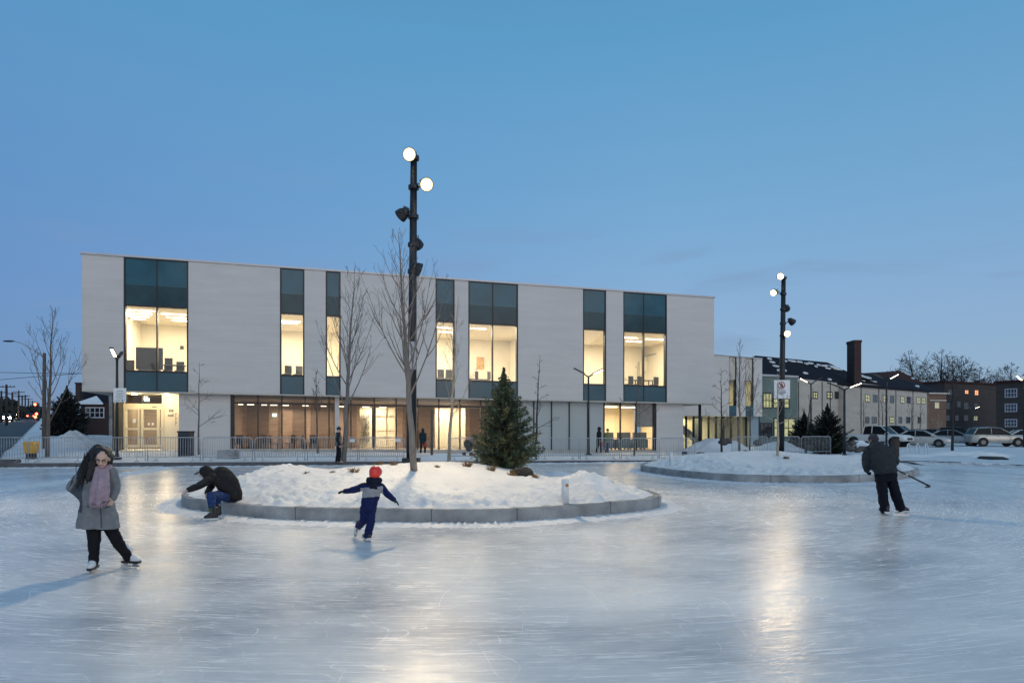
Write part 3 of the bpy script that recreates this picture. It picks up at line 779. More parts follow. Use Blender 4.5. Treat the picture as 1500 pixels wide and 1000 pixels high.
# right-hand lit room and the frosted room
mb = MB()
FG.box(mb, ug(884), ug(975), .1, zsof, -5.2, -5); FG.box(mb, ug(757.5), ug(883.5), .1, zsof, -3.2, -3)
FG.box(mb, ug(884)-.06, ug(884)+.06, .1, zsof, -4.99, -.2); FG.box(mb, ug(985), ug(985)+.1, .1, zsof, -5, -.62)
build(mb, 'inner_wall', 'cream_wall', BLD)
mb = MB(); FG.box(mb, ug(885), ug(984), .1, .3, -5, -.42); build(mb, 'inner_floor', 'tile_floor', BLD)
mb = MB(); FG.box(mb, ug(885), ug(984), add(zsof, -.2), add(zsof, -.1), -5, -.42); build(mb, 'ceiling', 'white_ceiling', BLD)
for x0, x1, o in ((888, 904, 2), (912, 930, 2.6)):
    mb = MB(); Fo = FG.off(-o); FG.box(mb, Fo.u(x0), Fo.u(x1), add(zsof, -.25), add(zsof, -.205), -o-.2, -o); build(mb, 'ceiling_light', 'light_strip', BLD)
p = FG.p(ug(920), 3.0, -2.6); light('room_light', 'AREA', p, 260, (1, .74, .42), p-Vector((0, 0, 1)), shape='RECTANGLE', size=4, size_y=2.4)
# furniture behind the right-hand glass: dark green sofas
def furn(name, label, cat, loc, build_fn, group=None):
    t = thing(name, loc, label, cat, group); build_fn(t); return t
def sofa(x0, x1, label):
    z = FG.z((x0+x1)/2, 660)
    t = thing('sofa', FG.p(ug((x0+x1)/2), .32, -1.1), label, 'sofa', 'sofas in the right-hand ground floor room')
    a, b = ug(x0), ug(x1)
    m = MB(); FG.box(m, a, b, .42, .75, -1.6, -.75); build(m, 'seat', 'furniture_green', t)
    m = MB(); FG.box(m, a, b, .756, 1.55, -.95, -.72); build(m, 'backrest', 'furniture_green', t)
    for k in (a-.12, b+.001):
        m = MB(); FG.box(m, k, k+.119, .42, 1.05, -1.6, -.72); build(m, 'armrest', 'furniture_dark', t)
    m = MB()
    for k in (a+.05, b-.15):
        for o in (-1.5, -.9): FG.box(m, k, k+.1, .302, .419, o, o+.08)
    build(m, 'feet', 'furniture_dark', t)
sofa(888, 905, 'dark green sofa behind the glass, nearest the two strollers'); sofa(912, 930, 'middle dark green sofa in the lit ground floor room'); sofa(935, 954, 'dark green sofa behind the glass under the grey louvre')
def table(fx, o, x0, x1, ztop, zf, label, name='table', mt='table_top', group=None):
    t = thing(name, fx.p((fx.u(x0)+fx.u(x1))/2, zf, o), label, 'table', group); a, b = fx.u(x0), fx.u(x1)
    m = MB(); fx.box(m, a, b, ztop-.05, ztop, o-.4, o+.4); build(m, 'table_top', mt, t)
    for k in (a+.08, b-.14):
        for q in (-.34, .28):
            m = MB(); fx.box(m, k, k+.06, zf, ztop-.052, o+q, o+q+.06); build(m, 'leg', 'dark_metal', t)
    return t
def chair(fx, u, o, zf, rot, label, group, hi=.95):
    c = fx.p(u, zf, o); t = thing('chair', c, label, 'chair', group); R = Matrix.Rotation(rot, 3, 'Z')
    def bx(m, a, b):
        q = [(a[0], a[1], a[2]), (b[0], a[1], a[2]), (b[0], b[1], a[2]), (a[0], b[1], a[2]), (a[0], a[1], b[2]), (b[0], a[1], b[2]), (b[0], b[1], b[2]), (a[0], b[1], b[2])]
        m.hexa([c+R@Vector(v) for v in q])
    m = MB(); bx(m, (-.23, -.22, .43), (.23, .23, .49)); build(m, 'seat', 'furniture_dark', t)
    m = MB(); bx(m, (-.22, -.27, .495), (.22, -.21, hi)); build(m, 'backrest', 'furniture_dark', t)
    for sx in (-.2, .16):
        for sy in (-.2, .17):
            m = MB(); bx(m, (sx, sy, .002), (sx+.04, sy+.04, .429)); build(m, 'leg', 'dark_metal', t)
i = 0
for x0, x1, w in ((352, 366, 'leftmost'), (385, 400, 'second'), (428, 445, 'third'), (458, 470, 'fourth')):
    table(FG.off(-1.6), 0, x0, x1, 1.15, .42, f'{w} small table from the left in the brown ground floor room', group='tables in the brown room')
cw = {349: 'leftmost', 368: 'second', 382: 'third', 402: 'fourth', 425: 'fifth', 449: 'sixth', 455: 'seventh'}
for x, r in ((349, .8), (368, -1), (382, 1.2), (402, -1.4), (425, 1.3), (449, -1.2), (455, .9)):
    F2 = FG.off(-1.6); chair(F2, F2.u(x), .1*((x*7) % 5-2), .42, r, f'{cw[x]} dark chair from the left in the brown room', 'chairs in the brown room', 1.0)
# upstairs things seen over the sills
F2 = FM.off(-2.4)
t = thing('screen_cabinet', F2.p(F2.u(215), zF(uu(215))+.02, 0), 'large dark screen unit standing inside the leftmost upper window', 'cabinet')
m = MB(); F2.box(m, F2.u(199), F2.u(238), F2.z(218, 541), F2.z(218, 509), -.2, .0); build(m, 'screen', 'furniture_dark', t)
m = MB(); F2.box(m, F2.u(203), F2.u(234), add(zF, .022), F2.z(218, 541.4), -.35, .1); build(m, 'stand', 'furniture_grey', t)
for x, w in ((248, 'beside the dark screen unit upstairs'), (265, 'at the right edge of the leftmost upper window'), (192, 'at the left edge of the leftmost upper window')):
    chair(F2, F2.u(x), .4, zF(uu(x))+.02, pi+.3, f'dark office chair {w}', 'office chairs upstairs', 1.05 if x != 248 else 1.25)
table(F2, .2, 241, 272, zF(uu(250))+.85, zF(uu(250))+.02, 'grey desk inside the leftmost upper window', mt='furniture_grey')
for x, w in ((420, 'left'), (436, 'right')):
    F3 = FM.off(-2.2); chair(F3, F3.u(x), 0, zF(uu(x))+.02, .7, f'{w} chair inside the single upper window second from the left', 'upstairs chairs', 1.0)
for x, w in ((921, 'left'), (934, 'middle'), (958, 'right')):
    F3 = FM.off(-2.2); chair(F3, F3.u(x), 0, zF(uu(x))+.02, .5, f'{w} chair inside the rightmost upper window', 'meeting room chairs', 1.05)
for x, w in ((644, 'left'), (656, 'right')):
    F3 = FM.off(-1.8); chair(F3, F3.u(x), 0, zF(uu(x))+.02, .4, f'{w} chair inside the narrow upper window left of the wide one', 'upstairs chairs', 1.05)
for x, w in ((693, 'leftmost'), (702, 'middle'), (711, 'right')):
    F3 = FM.off(-1.8); chair(F3, F3.u(x), .1*(x % 2), zF(uu(x))+.02, .2+x, f'{w} of three chairs under the ochre wall picture upstairs', 'upstairs chairs', 1.0)
table(FM.off(-2.6), 0, 926, 955, zF(uu(940))+.85, zF(uu(940))+.02, 'meeting table inside the rightmost upper window', mt='furniture_grey')
F3 = FM.off(-RD+.05)
t = thing('whiteboard', F3.p(F3.u(953), F3.z(953, 540), 0), 'whiteboard with dark frame on the rightmost upper room wall', 'whiteboard')
m = MB(); F3.xbox(m, 944, 960, 537, 562, 0, .03); build(m, 'frame', 'furniture_dark', t)
m = MB(); F3.xbox(m, 944.8, 959.2, 538, 561, .031, .04); build(m, 'board', 'notice_white', t)
F3 = FM.off(-RD+.02)
o = MB(); F3.xbox(o, 698, 709, 523, 541, .0, .05); tag(build(o, 'wall_picture', 'art_canvas', loc=F3.p(F3.u(703), F3.z(703, 541))), 'small square ochre picture on the wall inside the wide middle upper window', 'picture')
o = MB(); F3.xbox(o, 264, 269, 506.5, 511.5, 0, .05); tag(build(o, 'wall_clock', 'furniture_dark', loc=F3.p(F3.u(266), F3.z(266, 511))), 'round dark clock on the wall inside the leftmost upper window', 'clock')
# entrance alcove
FE = FM.off(-2.6); ue = FE.u
zst = .0
mb = MB()
FE.box(mb, ue(236), ug(262)+.1, .2, zsof, -.3, 0)
FE.box(mb, uu(164), ue(185), .2, zsof, -.3, 0)
FE.box(mb, ue(185), ue(236), FE.z(210, 578), zsof, -.3, 0)
build(mb, 'entrance_wall', 'cream_wall', BLD)
mb = MB(); FG.box(mb, ug(164.5), ug(167), -.2, zsof, -2.2, .0); build(mb, 'corner_post', 'dark_metal', BLD)
mb = MB(); FE.xbox(mb, 185, 236, 579, 590.7, -.1, -.05); build(mb, 'transom_window', 'bronze_glass', BLD)
mb = MB()
for x in (185, 209, 236): FE.box(mb, ue(x)-.04, ue(x)+.04, FE.z(x, 590.8), FE.z(x, 578), -.09, .02)
build(mb, 'transom_frame', 'mullion', BLD)
mb = MB()
zf0 = FE.z(210, 655)
FE.xbox(mb, 180, 242, 591, 599.5, -.2, .06)
for x, w in ((181.3, .06), (203.3, .05), (208.3, .07), (232, .08), (240, .06)): FE.box(mb, ue(x)-w, ue(x)+w, zf0, FE.z(x, 599.8), -.15, .04)
for a, b in ((183, 202), (210.5, 230), (234.5, 238)):
    FE.xbox(mb, a, b, 626.3, 629.5, -.12, .03); FE.xbox(mb, a, b, 651, 655, -.12, .03)
door = build(mb, 'entrance_door', 'door_frame', BLD)
mb = MB()
for a, b in ((183, 202.3), (204.4, 206.8), (210.3, 230.2), (234.4, 238.6)): FE.xbox(mb, a, b, 600, 650.8, -.07, -.055)
build(mb, 'pane', 'clear_glass', door)
for q in ((194, 199, 613, 619), (216.3, 219, 619, 622.4), (222, 225, 619, 622.4)):
    mb = MB(); FE.xbox(mb, *q, -.05, -.04); build(mb, 'notice', 'notice_white', door)
mb = MB(); FE.xbox(mb, 223, 230, 595, 596.6, .061, .065); build(mb, 'door_number', 'notice_ink', door)
# house-number plates and notice on the bright wall (unreadable at this size: small dark strokes)
mb = MB()
for x0, x1, y0, y1 in ((247.5, 249.2, 599, 603), (249.8, 251.5, 599, 603), (252.1, 254, 599, 603), (246, 247.8, 607, 609.6), (248.3, 250, 607, 609.6), (250.4, 252, 607, 609.6), (252.5, 254.3, 606, 609.6)):
    FE.xbox(mb, x0, x1, y0, y1, .005, .03)
for k in range(6): FE.xbox(mb, 256.8, 258.6-(k % 2), 605+k*3.2, 607+k*3.2, .005, .02)
build(mb, 'wall_lettering', 'notice_ink', BLD)
# lit vestibule behind the doors
mb = MB(); FE.box(mb, uu(164), ug(262), .3, zsof, -4.2, -4); FE.box(mb, uu(164), uu(164)+.1, .3, zsof, -3.99, -.31); FE.box(mb, ug(262)-.1, ug(262), .3, zsof, -3.99, -.31)
build(mb, 'inner_wall', 'wood_panel', BLD)
mb = MB(); FE.xbox(mb, 203, 211, 581, 586.5, -1.5, -1.4); build(mb, 'exit_sign', 'exit_glow', BLD)
p = FE.p(ue(212), 3.4, -2); light('room_light', 'AREA', p, 120, (1, .82, .5), p-Vector((0, 0, 1)), size=2)
mb = MB(); FG.box(mb, ug(163), ug(262), .2, FG.z(210, 660), -2.1, .6); build(mb, 'entrance_floor', 'plinth_concrete', BLD)
p = FE.p(ue(250), zBOT(5)-.13, 1.0)
mb = MB(); mb.disc((p.x, p.y, p.z+.03), (0, 0, 1), .16, .04); build(mb, 'ceiling_light', 'lamp_glow', BLD)
light('entrance_light', 'POINT', p-Vector((0, 0, .12)), 85, (1, .78, .44), shadow_soft_size=.12)
p = FE.p(ue(205), zBOT(5)-.13, 1.3)
mb = MB(); mb.disc((p.x, p.y, p.z+.03), (0, 0, 1), .16, .04); build(mb, 'ceiling_light', 'lamp_glow', BLD)
light('entrance_light', 'POINT', p-Vector((0, 0, .12)), 70, (1, .78, .44), shadow_soft_size=.12)

# ---------------------------------------------------------------- wing, glass link and old school to the right
def win_box(fx, parent, x0, x1, y0, y1, matn, frame='white_frame', deep=.0, bars=1, name='window'):
    m = MB(); um0, um1 = fx.u(x0), fx.u(x1); xm = (x0+x1)/2; z0, z1 = fx.z(xm, y1), fx.z(xm, y0); t = min(.1, (um1-um0)*.09)
    fx.box(m, um0, um0+t, z0, z1, -.02, .05); fx.box(m, um1-t, um1, z0, z1, -.02, .05)
    fx.box(m, um0+t, um1-t, z0, z0+t, -.02, .05); fx.box(m, um0+t, um1-t, z1-t, z1, -.02, .05)
    for k in range(1, bars+1):
        c = lerp(um0, um1, k/(bars+1)); fx.box(m, c-t*.35, c+t*.35, z0+t, z1-t, -.02, .045)
    fx.box(m, um0+t, um1-t, (z0+z1)/2-t*.3, (z0+z1)/2+t*.3, -.02, .04)
    w = build(m, name, frame, parent)
    m = MB(); fx.box(m, um0+t*.5, um1-t*.5, z0+t*.5, z1-t*.5, .002, .02); build(m, 'pane', matn, w)
FWG = Fac.px(985, 54.5, 1116.5, 60)
w0 = FWG.p(FWG.u(1047), .2)
WNG = thing('wing_building', (w0.x, w0.y, .2), 'lower pale wing with a band of yellow glazing between stone building and school', 'building')
m = MB()
uw = FWG.u; zt_ = FWG.z(1047, 520.5); zb_ = FWG.z(1047, 609)
for a, b in ((985, 1068), (1079, 1092), (1104, 1116.5)): FWG.box(m, uw(a), uw(b), zb_, zt_, -.4, 0)
FWG.box(m, uw(1116.5)-.4, uw(1116.5), zb_, zt_, -9, -.405)
build(m, 'stone_wall', 'pale_stone', WNG)
m = MB(); FWG.box(m, uw(985), uw(1116.5), zt_+.003, zt_+.1, -9, .05); build(m, 'roof', 'trim_metal', WNG)
for a, b in ((1068, 1079), (1092, 1104)):
    z0, z1 = FWG.z(1080, 594), FWG.z(1080, 556)
    m = MB(); FWG.box(m, uw(a)+.01, uw(b)-.01, zb_, z0, -.2, -.04); wnd = build(m, 'window', 'low_spandrel', WNG)
    m = MB(); FWG.box(m, uw(a)+.08, uw(b)-.08, z0+.003, z1, -.2, -.1); build(m, 'pane', 'window_glow' if 0 else 'tinted_glass', wnd)
    m = MB(); FWG.box(m, uw(a)+.08, uw(b)-.08, z1+.003, zt_-.05, -.2, -.09); build(m, 'upper_panel', 'soffit_panel', wnd)
    m = MB(); FWG.box(m, uw(a)+.005, uw(a)+.075, z0+.003, zt_-.002, -.25, -.03); FWG.box(m, uw(b)-.075, uw(b)-.005, z0+.003, zt_-.002, -.25, -.03); build(m, 'frame', 'mullion', wnd)
m = MB()
for k, x in enumerate((985, 1005, 1016, 1027, 1038, 1049, 1060, 1071, 1082, 1093, 1104)): FWG.box(m, uw(x)-.05, uw(x)+.05, -.2, zb_-.003, -.9, -.75)
build(m, 'glazing_bar', 'mullion', WNG)
m = MB(); FWG.box(m, uw(985), uw(1104.5), -.2, zb_-.003, -.84, -.82); build(m, 'glazing', 'tinted_glass', WNG)
m = MB(); FWG.box(m, uw(1105), uw(1116.5), -.2, zb_-.003, -1.2, -.4); build(m, 'corner_panel', 'blue_panel', WNG)
m = MB(); FWG.box(m, uw(980), uw(1116.4), -.2, zb_+4.6, -3.4, -3.2); FWG.box(m, uw(1116.5)-.3, uw(1116.5)-.02, -.2, zb_-.03, -3.19, -1.22); build(m, 'inner_wall', 'cream_wall', WNG)
m = MB(); FWG.box(m, uw(980), uw(1116), zb_-.02, zb_+.06, -3.19, -.42); build(m, 'ceiling', 'white_ceiling', WNG)
# a stair rising behind the yellow glazing
m = MB(); q0, q1 = FWG.p(uw(998), FWG.z(998, 612), -2.2), FWG.p(uw(1045), FWG.z(1045, 648), -2.2); dz = Vector((0, 0, .28)); nn = Vector((FWG.n.x*.9, FWG.n.y*.9, 0))
m.hexa([q0, q1, q1+nn, q0+nn, q0+dz, q1+dz, q1+nn+dz, q0+nn+dz]); build(m, 'stair', 'furniture_grey', WNG)
m = MB()
for x in (1047.5, 1080, 1097): FWG.box(m, uw(x)-.2, uw(x)+.2, -.2, zb_-.03, -2.4, -2.0)
build(m, 'inner_column', 'furniture_grey', WNG)
p = FWG.p(uw(1050), zb_-.2, -2.0); light('room_light', 'AREA', p, 260, (1, .78, .36), p-Vector((0, 0, 1)), shape='RECTANGLE', size=8, size_y=1.5)
p = FWG.p(uw(1086), zb_+3.2, -1.8); light('room_light', 'AREA', p, 110, (1, .80, .36), p-Vector((0, 0, 1)), size=2)
m = MB(); q = FM.off(-1.4); m.tube([FM.p(uu(1036), 0, -1.0), FM.p(uu(1036), zBOT(40)-.08, -1.0)], .11, 10); build(m, 'column', 'dark_metal', BLD)

FL = Fac.px(1113, 62.5, 1168, 64.5); ul = FL.u
l0 = FL.p(ul(1140), .2)
SCH = thing('school_building', (l0.x, l0.y, .2), 'old school with dark slate roof, tall brick chimney and pale panel walls', 'building')
m = MB(); FL.box(m, ul(1113), ul(1168), .0, FL.z(1140, 552), -.3, 0); build(m, 'link_wall', 'green_panel', SCH)
m = MB(); FL.box(m, ul(1112), ul(1168.3), FL.z(1140, 551.8), FL.z(1140, 549), -.5, .12); build(m, 'fascia', 'trim_metal', SCH)
for x0, x1, y0, y1, g in ((1117, 1131, 575, 598, 'window_glow'), (1132, 1156, 583, 598, 'window_glow'), (1113, 1131, 619, 641, 'night_glass'), (1133, 1165, 612, 641, 'window_glow')):
    win_box(FL, SCH, x0, x1, y0, y1, g, 'dark_metal', bars=2)
FS = Fac.px(1168.5, 64.6, 1237, 72); us = FS.u
m = MB(); FS.box(m, us(1168.5), us(1240), -.2, FS.z(1200, 557.5), -6, 0); build(m, 'panel_wall', 'school_panel', SCH)
m = MB()
for x in (1169.5, 1204, 1216): FS.box(m, us(x)-.05, us(x)+.05, -.2, FS.z(x, 559), .002, .05)
build(m, 'drainpipe', 'dark_metal', SCH)
for x0, x1, g in ((1190.5, 1197.5, 'window_glow'), (1211, 1219, 'window_glow'), (1222.5, 1228, 'night_glass')): win_box(FS, SCH, x0, x1, 573.5, 584, g, 'dark_metal')
# roof prism: eave in front, ridge behind
def roofq(parent, name, matn, pts, th=.25):
    m = MB(); b = [v-Vector((0, 0, th)) for v in pts]; n = len(pts)
    m.add(b+pts, [tuple(range(n))[::-1], tuple(range(n, 2*n))]+[(i, (i+1) % n, n+(i+1) % n, n+i) for i in range(n)]); return build(m, name, matn, parent)
e0, e1 = P(1095, 548, 62.2), P(1238, 561, 71.6)
r0, r1, r2 = P(1106, 520.5, 74), P(1212, 530.5, 82), P(1252, 549, 80)
roofq(SCH, 'roof', 'roof_slate', [e0, e1, P(1250, 562, 73), r2, r1, r0])
roofq(SCH, 'roof', 'roof_slate', [r0, r1, r2+Vector((6, 14, -2)), r0+Vector((-2, 14, -4))])
# snow left on the slates
nrm = (e1-e0).cross(r0-e0).normalized(); nrm = nrm if nrm.z > 0 else -nrm
def on_roof(x, y):
    k = Vector(((x-750)/F0, 1, (H0-y)/F0)); o = Vector((0, 0, CH)); t = (e0-o).dot(nrm)/k.dot(nrm); return o+k*t
random.seed(4)
for x, y, w in ((1127, 526, 8), (1131, 531, 9), (1136, 536.5, 11), (1141, 543, 8), (1160, 529, 14), (1171, 530.5, 10), (1181, 533, 8), (1187, 532.5, 9), (1200, 535, 10), (1206, 536, 12), (1214, 535.5, 13), (1221, 538, 14), (1228, 541, 14), (1213, 540, 8), (1180, 547, 8), (1195, 537, 5), (1150, 543, 4), (1215, 556, 6), (1150, 529, 6)):
    n = 10; c = [on_roof(x+w*.5*cos(2*pi*i/n)*random.uniform(.75, 1.1)+.9*sin(2*pi*i/n)*1.5, y+1.25*sin(2*pi*i/n)*random.uniform(.7, 1.1)+w*.06*cos(2*pi*i/n)) for i in range(n)]
    b = [q+nrm*.01 for q in c]; t = [q+nrm*.09 for q in c]
    m = MB(); m.add(b+t, [tuple(range(n))[::-1], tuple(range(n, 2*n))]+[(i, (i+1) % n, n+(i+1) % n, n+i) for i in range(n)]); build(m, 'roof_snow', 'snow', SCH)
m = MB(); c = P(1247, 600, 73); s = .073
m.box((c.x+.3*s, 72.4, P(0, 566, 73).z), (c.x+10.5*s, 74.0, P(0, 503, 73).z)); m.box((c.x-.2*s, 72.33, P(0, 502.9, 73).z), (c.x+11*s, 74.1, P(0, 499, 73).z))
build(m, 'chimney', 'red_brick', SCH)
m = MB(); FS.box(m, us(1228), us(1237.5), -.2, FS.z(1232, 566), .003, .5); build(m, 'end_wall', 'school_panel', SCH)
# long low range of the school
FR = Fac.px(1238, 73.5, 1359.5, 96); ur = FR.u
m = MB(); FR.box(m, 0, FR.L, -.2, FR.z(1300, 566), -8, 0); build(m, 'panel_wall', 'school_panel', SCH)
m = MB()
for x in (1241, 1261, 1287, 1312, 1337, 1358): FR.box(m, ur(x)-.06, ur(x)+.06, -.2, FR.z(1300, 566.2), .003, .06)
build(m, 'drainpipe', 'dark_metal', SCH)
for i, (x0, x1) in enumerate(((1267, 1274), (1278.5, 1285), (1293.5, 1300), (1303.5, 1309.5), (1319, 1324.5), (1328, 1333.5), (1342.5, 1347.5), (1350, 1355))):
    win_box(FR, SCH, x0, x1, interp([(1267, 577), (1355, 582)], x0), interp([(1267, 589), (1355, 592)], x0), ('window_glow', 'night_glass', 'window_glow', 'night_glass', 'window_glow', 'night_glass', 'window_glow', 'window_glow')[i], 'furniture_grey')
for i, (x0, x1) in enumerate(((1267, 1273), (1277, 1284), (1303, 1309.5), (1316, 1321), (1327, 1333), (1344, 1349))):
    win_box(FR, SCH, x0, x1, 610, 620, ('night_glass', 'night_glass', 'window_glow', 'night_glass', 'night_glass', 'night_glass')[i], 'furniture_grey')
roofq(SCH, 'roof', 'roof_slate', [P(1246, 562, 74), P(1360, 572, 95.5), P(1388, 577, 110), P(1345, 560, 108), P(1257, 545, 86)])
roofq(SCH, 'roof', 'roof_red', [P(1256, 552, 96), P(1352, 559.5, 112), P(1318, 543, 112), P(1260, 546.5, 112)])
m = MB()
for x, y, w, h in ((1268, 553, 17, 2.2), (1278, 558.5, 14, 1.5), (1262, 551, 9, 2), (1263, 557.5, 10, 1), (1343, 566, 7, 2.5), (1337, 554.5, 5, 1.5), (1362, 573.5, 9, 1.3)):
    d = 83+(x-1250)*.2; n = 9; c = [P(x+w*.5*cos(2*pi*i/n), y+h*.5*sin(2*pi*i/n)+w*.10*cos(2*pi*i/n), d-4+3*sin(-2*pi*i/n)) for i in range(n)]
    t = [q+Vector((0, -.1, .1)) for q in c]; m = MB(); m.add(c+t, [tuple(range(n))[::-1], tuple(range(n, 2*n))]+[(i, (i+1) % n, n+(i+1) % n, n+i) for i in range(n)]); build(m, 'roof_snow', 'snow', SCH)
FB = Fac.px(1360, 96.2, 1386, 97); ubb = FB.u
m = MB(); FB.box(m, 0, FB.L, -.2, FB.z(1372, 577), -10, 0); build(m, 'brick_end', 'brown_brick', SCH)
m = MB(); FB.box(m, -.2, FB.L+.3, FB.z(1372, 577), FB.z(1372, 575), -10, .3); FB.xbox(m, 1361, 1385.5, 585.5, 587, .002, .12); build(m, 'cornice', 'soffit_panel', SCH)
win_box(FB, SCH, 1369, 1375.5, 589, 598, 'window_glow', 'white_frame')
# dark apartment blocks at the right
FA1 = Fac.px(1384, 130, 1462, 138)
a0 = FA1.p(FA1.L/2, 0)
APT = thing('apartment_block', (a0.x, a0.y, .2), 'dark brick apartment block with two glowing orange windows', 'building')
m = MB(); FA1.box(m, 0, FA1.L, -.5, FA1.z(1420, 562), -12, 0); build(m, 'brick_wall', 'dark_brick', APT)
m = MB(); FA1.box(m, -.3, FA1.L+.3, FA1.z(1420, 561.9), FA1.z(1420, 559.5), -12.3, .3); build(m, 'roof', 'roof_red', APT)
for x0, x1, y0, y1, g in ((1413, 1418.5, 571, 577, 'orange_glow'), (1427.5, 1433, 571, 579, 'orange_glow'), (1389, 1394, 571, 578, 'night_glass'), (1402, 1407, 588, 596, 'night_glass'), (1386, 1391, 590, 599, 'night_glass'), (1412, 1418, 590, 599, 'night_glass'), (1427, 1432, 591, 599, 'night_glass'), (1399, 1404, 608, 616, 'night_glass'), (1412, 1418, 608, 616, 'night_glass'), (1426, 1432, 609, 616, 'window_glow'), (1386, 1391, 608, 616, 'night_glass')):
    win_box(FA1, APT, x0, x1, y0, y1, g, 'furniture_grey')
FA2 = Fac.px(1459, 118, 1560, 110)
a0 = FA2.p(FA2.L/3, 0)
AP2 = thing('apartment_block', (a0.x, a0.y, .2), 'dark apartment block at the right edge with white framed windows', 'building')
m = MB(); FA2.box(m, 0, FA2.L, -.5, FA2.z(1480, 560), -14, 0); build(m, 'brick_wall', 'dark_brick', AP2)
m = MB(); FA2.box(m, -.3, FA2.L+.3, FA2.z(1480, 559.9), FA2.z(1480, 557), -14.3, .35); build(m, 'roof', 'roof_red', AP2)
for y0, y1 in ((569, 582), (591, 603), (613.5, 625)):
    win_box(FA2, AP2, 1472, 1490, y0, y1, 'night_glass', 'white_frame', bars=3)
    win_box(FA2, AP2, 1512, 1530, y0, y1, 'night_glass', 'white_frame', bars=3)
# ---------------------------------------------------------------- light poles
def orient(f, up=(0, 0, 1)):
    """3x3 with local y along f, local z near up, local x to the right"""
    f = Vector(f).normalized(); r = f.cross(Vector(up)).normalized(); u = r.cross(f); return Matrix((r, f, u)).transposed()
def flood(pole, at, px, aim, lit, r=.25, side=1):
    """one floodlight on its bracket; at = pole axis point, px = housing centre"""
    c = Vector(px); a = Vector(aim).normalized(); m = MB()
    m.tube([c-a*.30, c-a*.22, c-a*.10, c+a*.02, c+a*.05], [r*.45, r*.62, r*.92, r, r*1.02], 20); hs = build(m, 'floodlight', 'dark_metal', pole)
    m = MB()
    for k in range(-3, 4):
        sd = a.cross(Vector((0, 0, 1))).normalized(); b = c-a*.24+sd*k*.05
        m.tube([b-Vector((0, 0, r*.6)), b+Vector((0, 0, r*.6))], .012, 4)
    build(m, 'cooling_fin', 'dark_metal', hs)
    m = MB(); m.disc(c+a*.055, a, r*.93, .012); build(m, 'reflector', 'flood_rim_glow' if lit else 'night_glass', hs)  # when lit, this ring emits by itself to paint the lamp's warm edge
    m = MB(); m.ell(c+a*.065, (r*.70, r*.05, r*.70), orient(a), 20, 10); build(m, 'lens', 'flood_glow' if lit else 'car_glass', hs)
    m = MB(); sd = a.cross(Vector((0, 0, 1))).normalized()
    for q in (-1, 1): m.tube([Vector(at)+sd*q*.06, c+sd*q*(r+.015)-a*.1], .022, 6)
    m.disc(at, (0, 0, 1), .17, .12, 14); build(m, 'bracket', 'dark_metal', hs)
    return hs
def flood_pole(label, bx, dist, ybot, ytop, heads, r0, r1):
    z0 = CH+(H0-ybot)/F0*dist; z1 = CH+(H0-ytop)/F0*dist; X = (bx-750)/F0*dist
    t = thing('floodlight_pole', (X, dist, z0), label, 'light pole', 'floodlight poles')
    m = MB(); lean = heads['lean']; m.tube([(X, dist, z0), (X+lean*.5, dist, (z0+z1)/2), (X+lean, dist, z1)], [r0, (r0+r1)/2, r1], 16); build(m, 'pole', 'dark_metal', t)
    m = MB(); m.box((X-.26, dist-.26, z0-.3), (X+.26, dist+.26, z0+.10)); build(m, 'base', 'dark_metal', t)
    for hx, hy, aim, lit, dd, en, tgt in heads['list']:
        h = P(hx, hy, dist); h.y += dd; at = Vector((X+lean*(h.z-z0)/(z1-z0), dist, h.z-.06))
        flood(t, at, h, aim, lit, heads.get('r', .25))
        if lit:
            a = Vector(aim).normalized()
            light('floodlight_beam', 'SPOT', h+a*.12, en, (1, .76, .45), tgt, spot_size=radians(88), spot_blend=.85, shadow_soft_size=.22)
    return t
NP = flood_pole('tall black floodlight pole behind the nearer snow island, two lamps lit', 602.5, 21.75, 675, 232,
    dict(lean=.08, r=.215, list=[(601, 229, (-.12, -1, -.22), True, -.12, 4300, (-7.5, 13, 0)), (625, 272, (.35, -1, -.40), True, -.1, 4300, (3.5, 13, 0)), (587, 315, (-.75, .35, -.5), False, .05, 0, None), (609, 356, (.25, .8, -.5), False, .25, 0, None), (614, 395, (.9, .1, -.35), False, .0, 0, None)]), .16, .105)
m = MB(); c = P(604, 520, 21.55); m.box((c.x-.09, c.y-.10, c.z-.45), (c.x+.11, c.y+.02, c.z+.42)); build(m, 'control_box', 'trim_metal', NP)
FP = flood_pole('black floodlight pole with prohibition sign behind the farther island', 1144, 39, 664, 406,
    dict(lean=.15, r=.20, list=[(1142, 405.5, (-.25, -1, -.2), True, -.1, 300, (4, 18, 0)), (1132.5, 429, (-.75, -.75, -.5), True, -.1, 700, (1, 22, 0)), (1153, 451.5, (.45, .75, -.35), False, .1, 0, None), (1161, 472, (.85, .3, -.55), False, 0, 0, None), (1149, 490, (.05, -1, -.15), True, -.35, 300, (10, 22, 0))]), .18, .12)
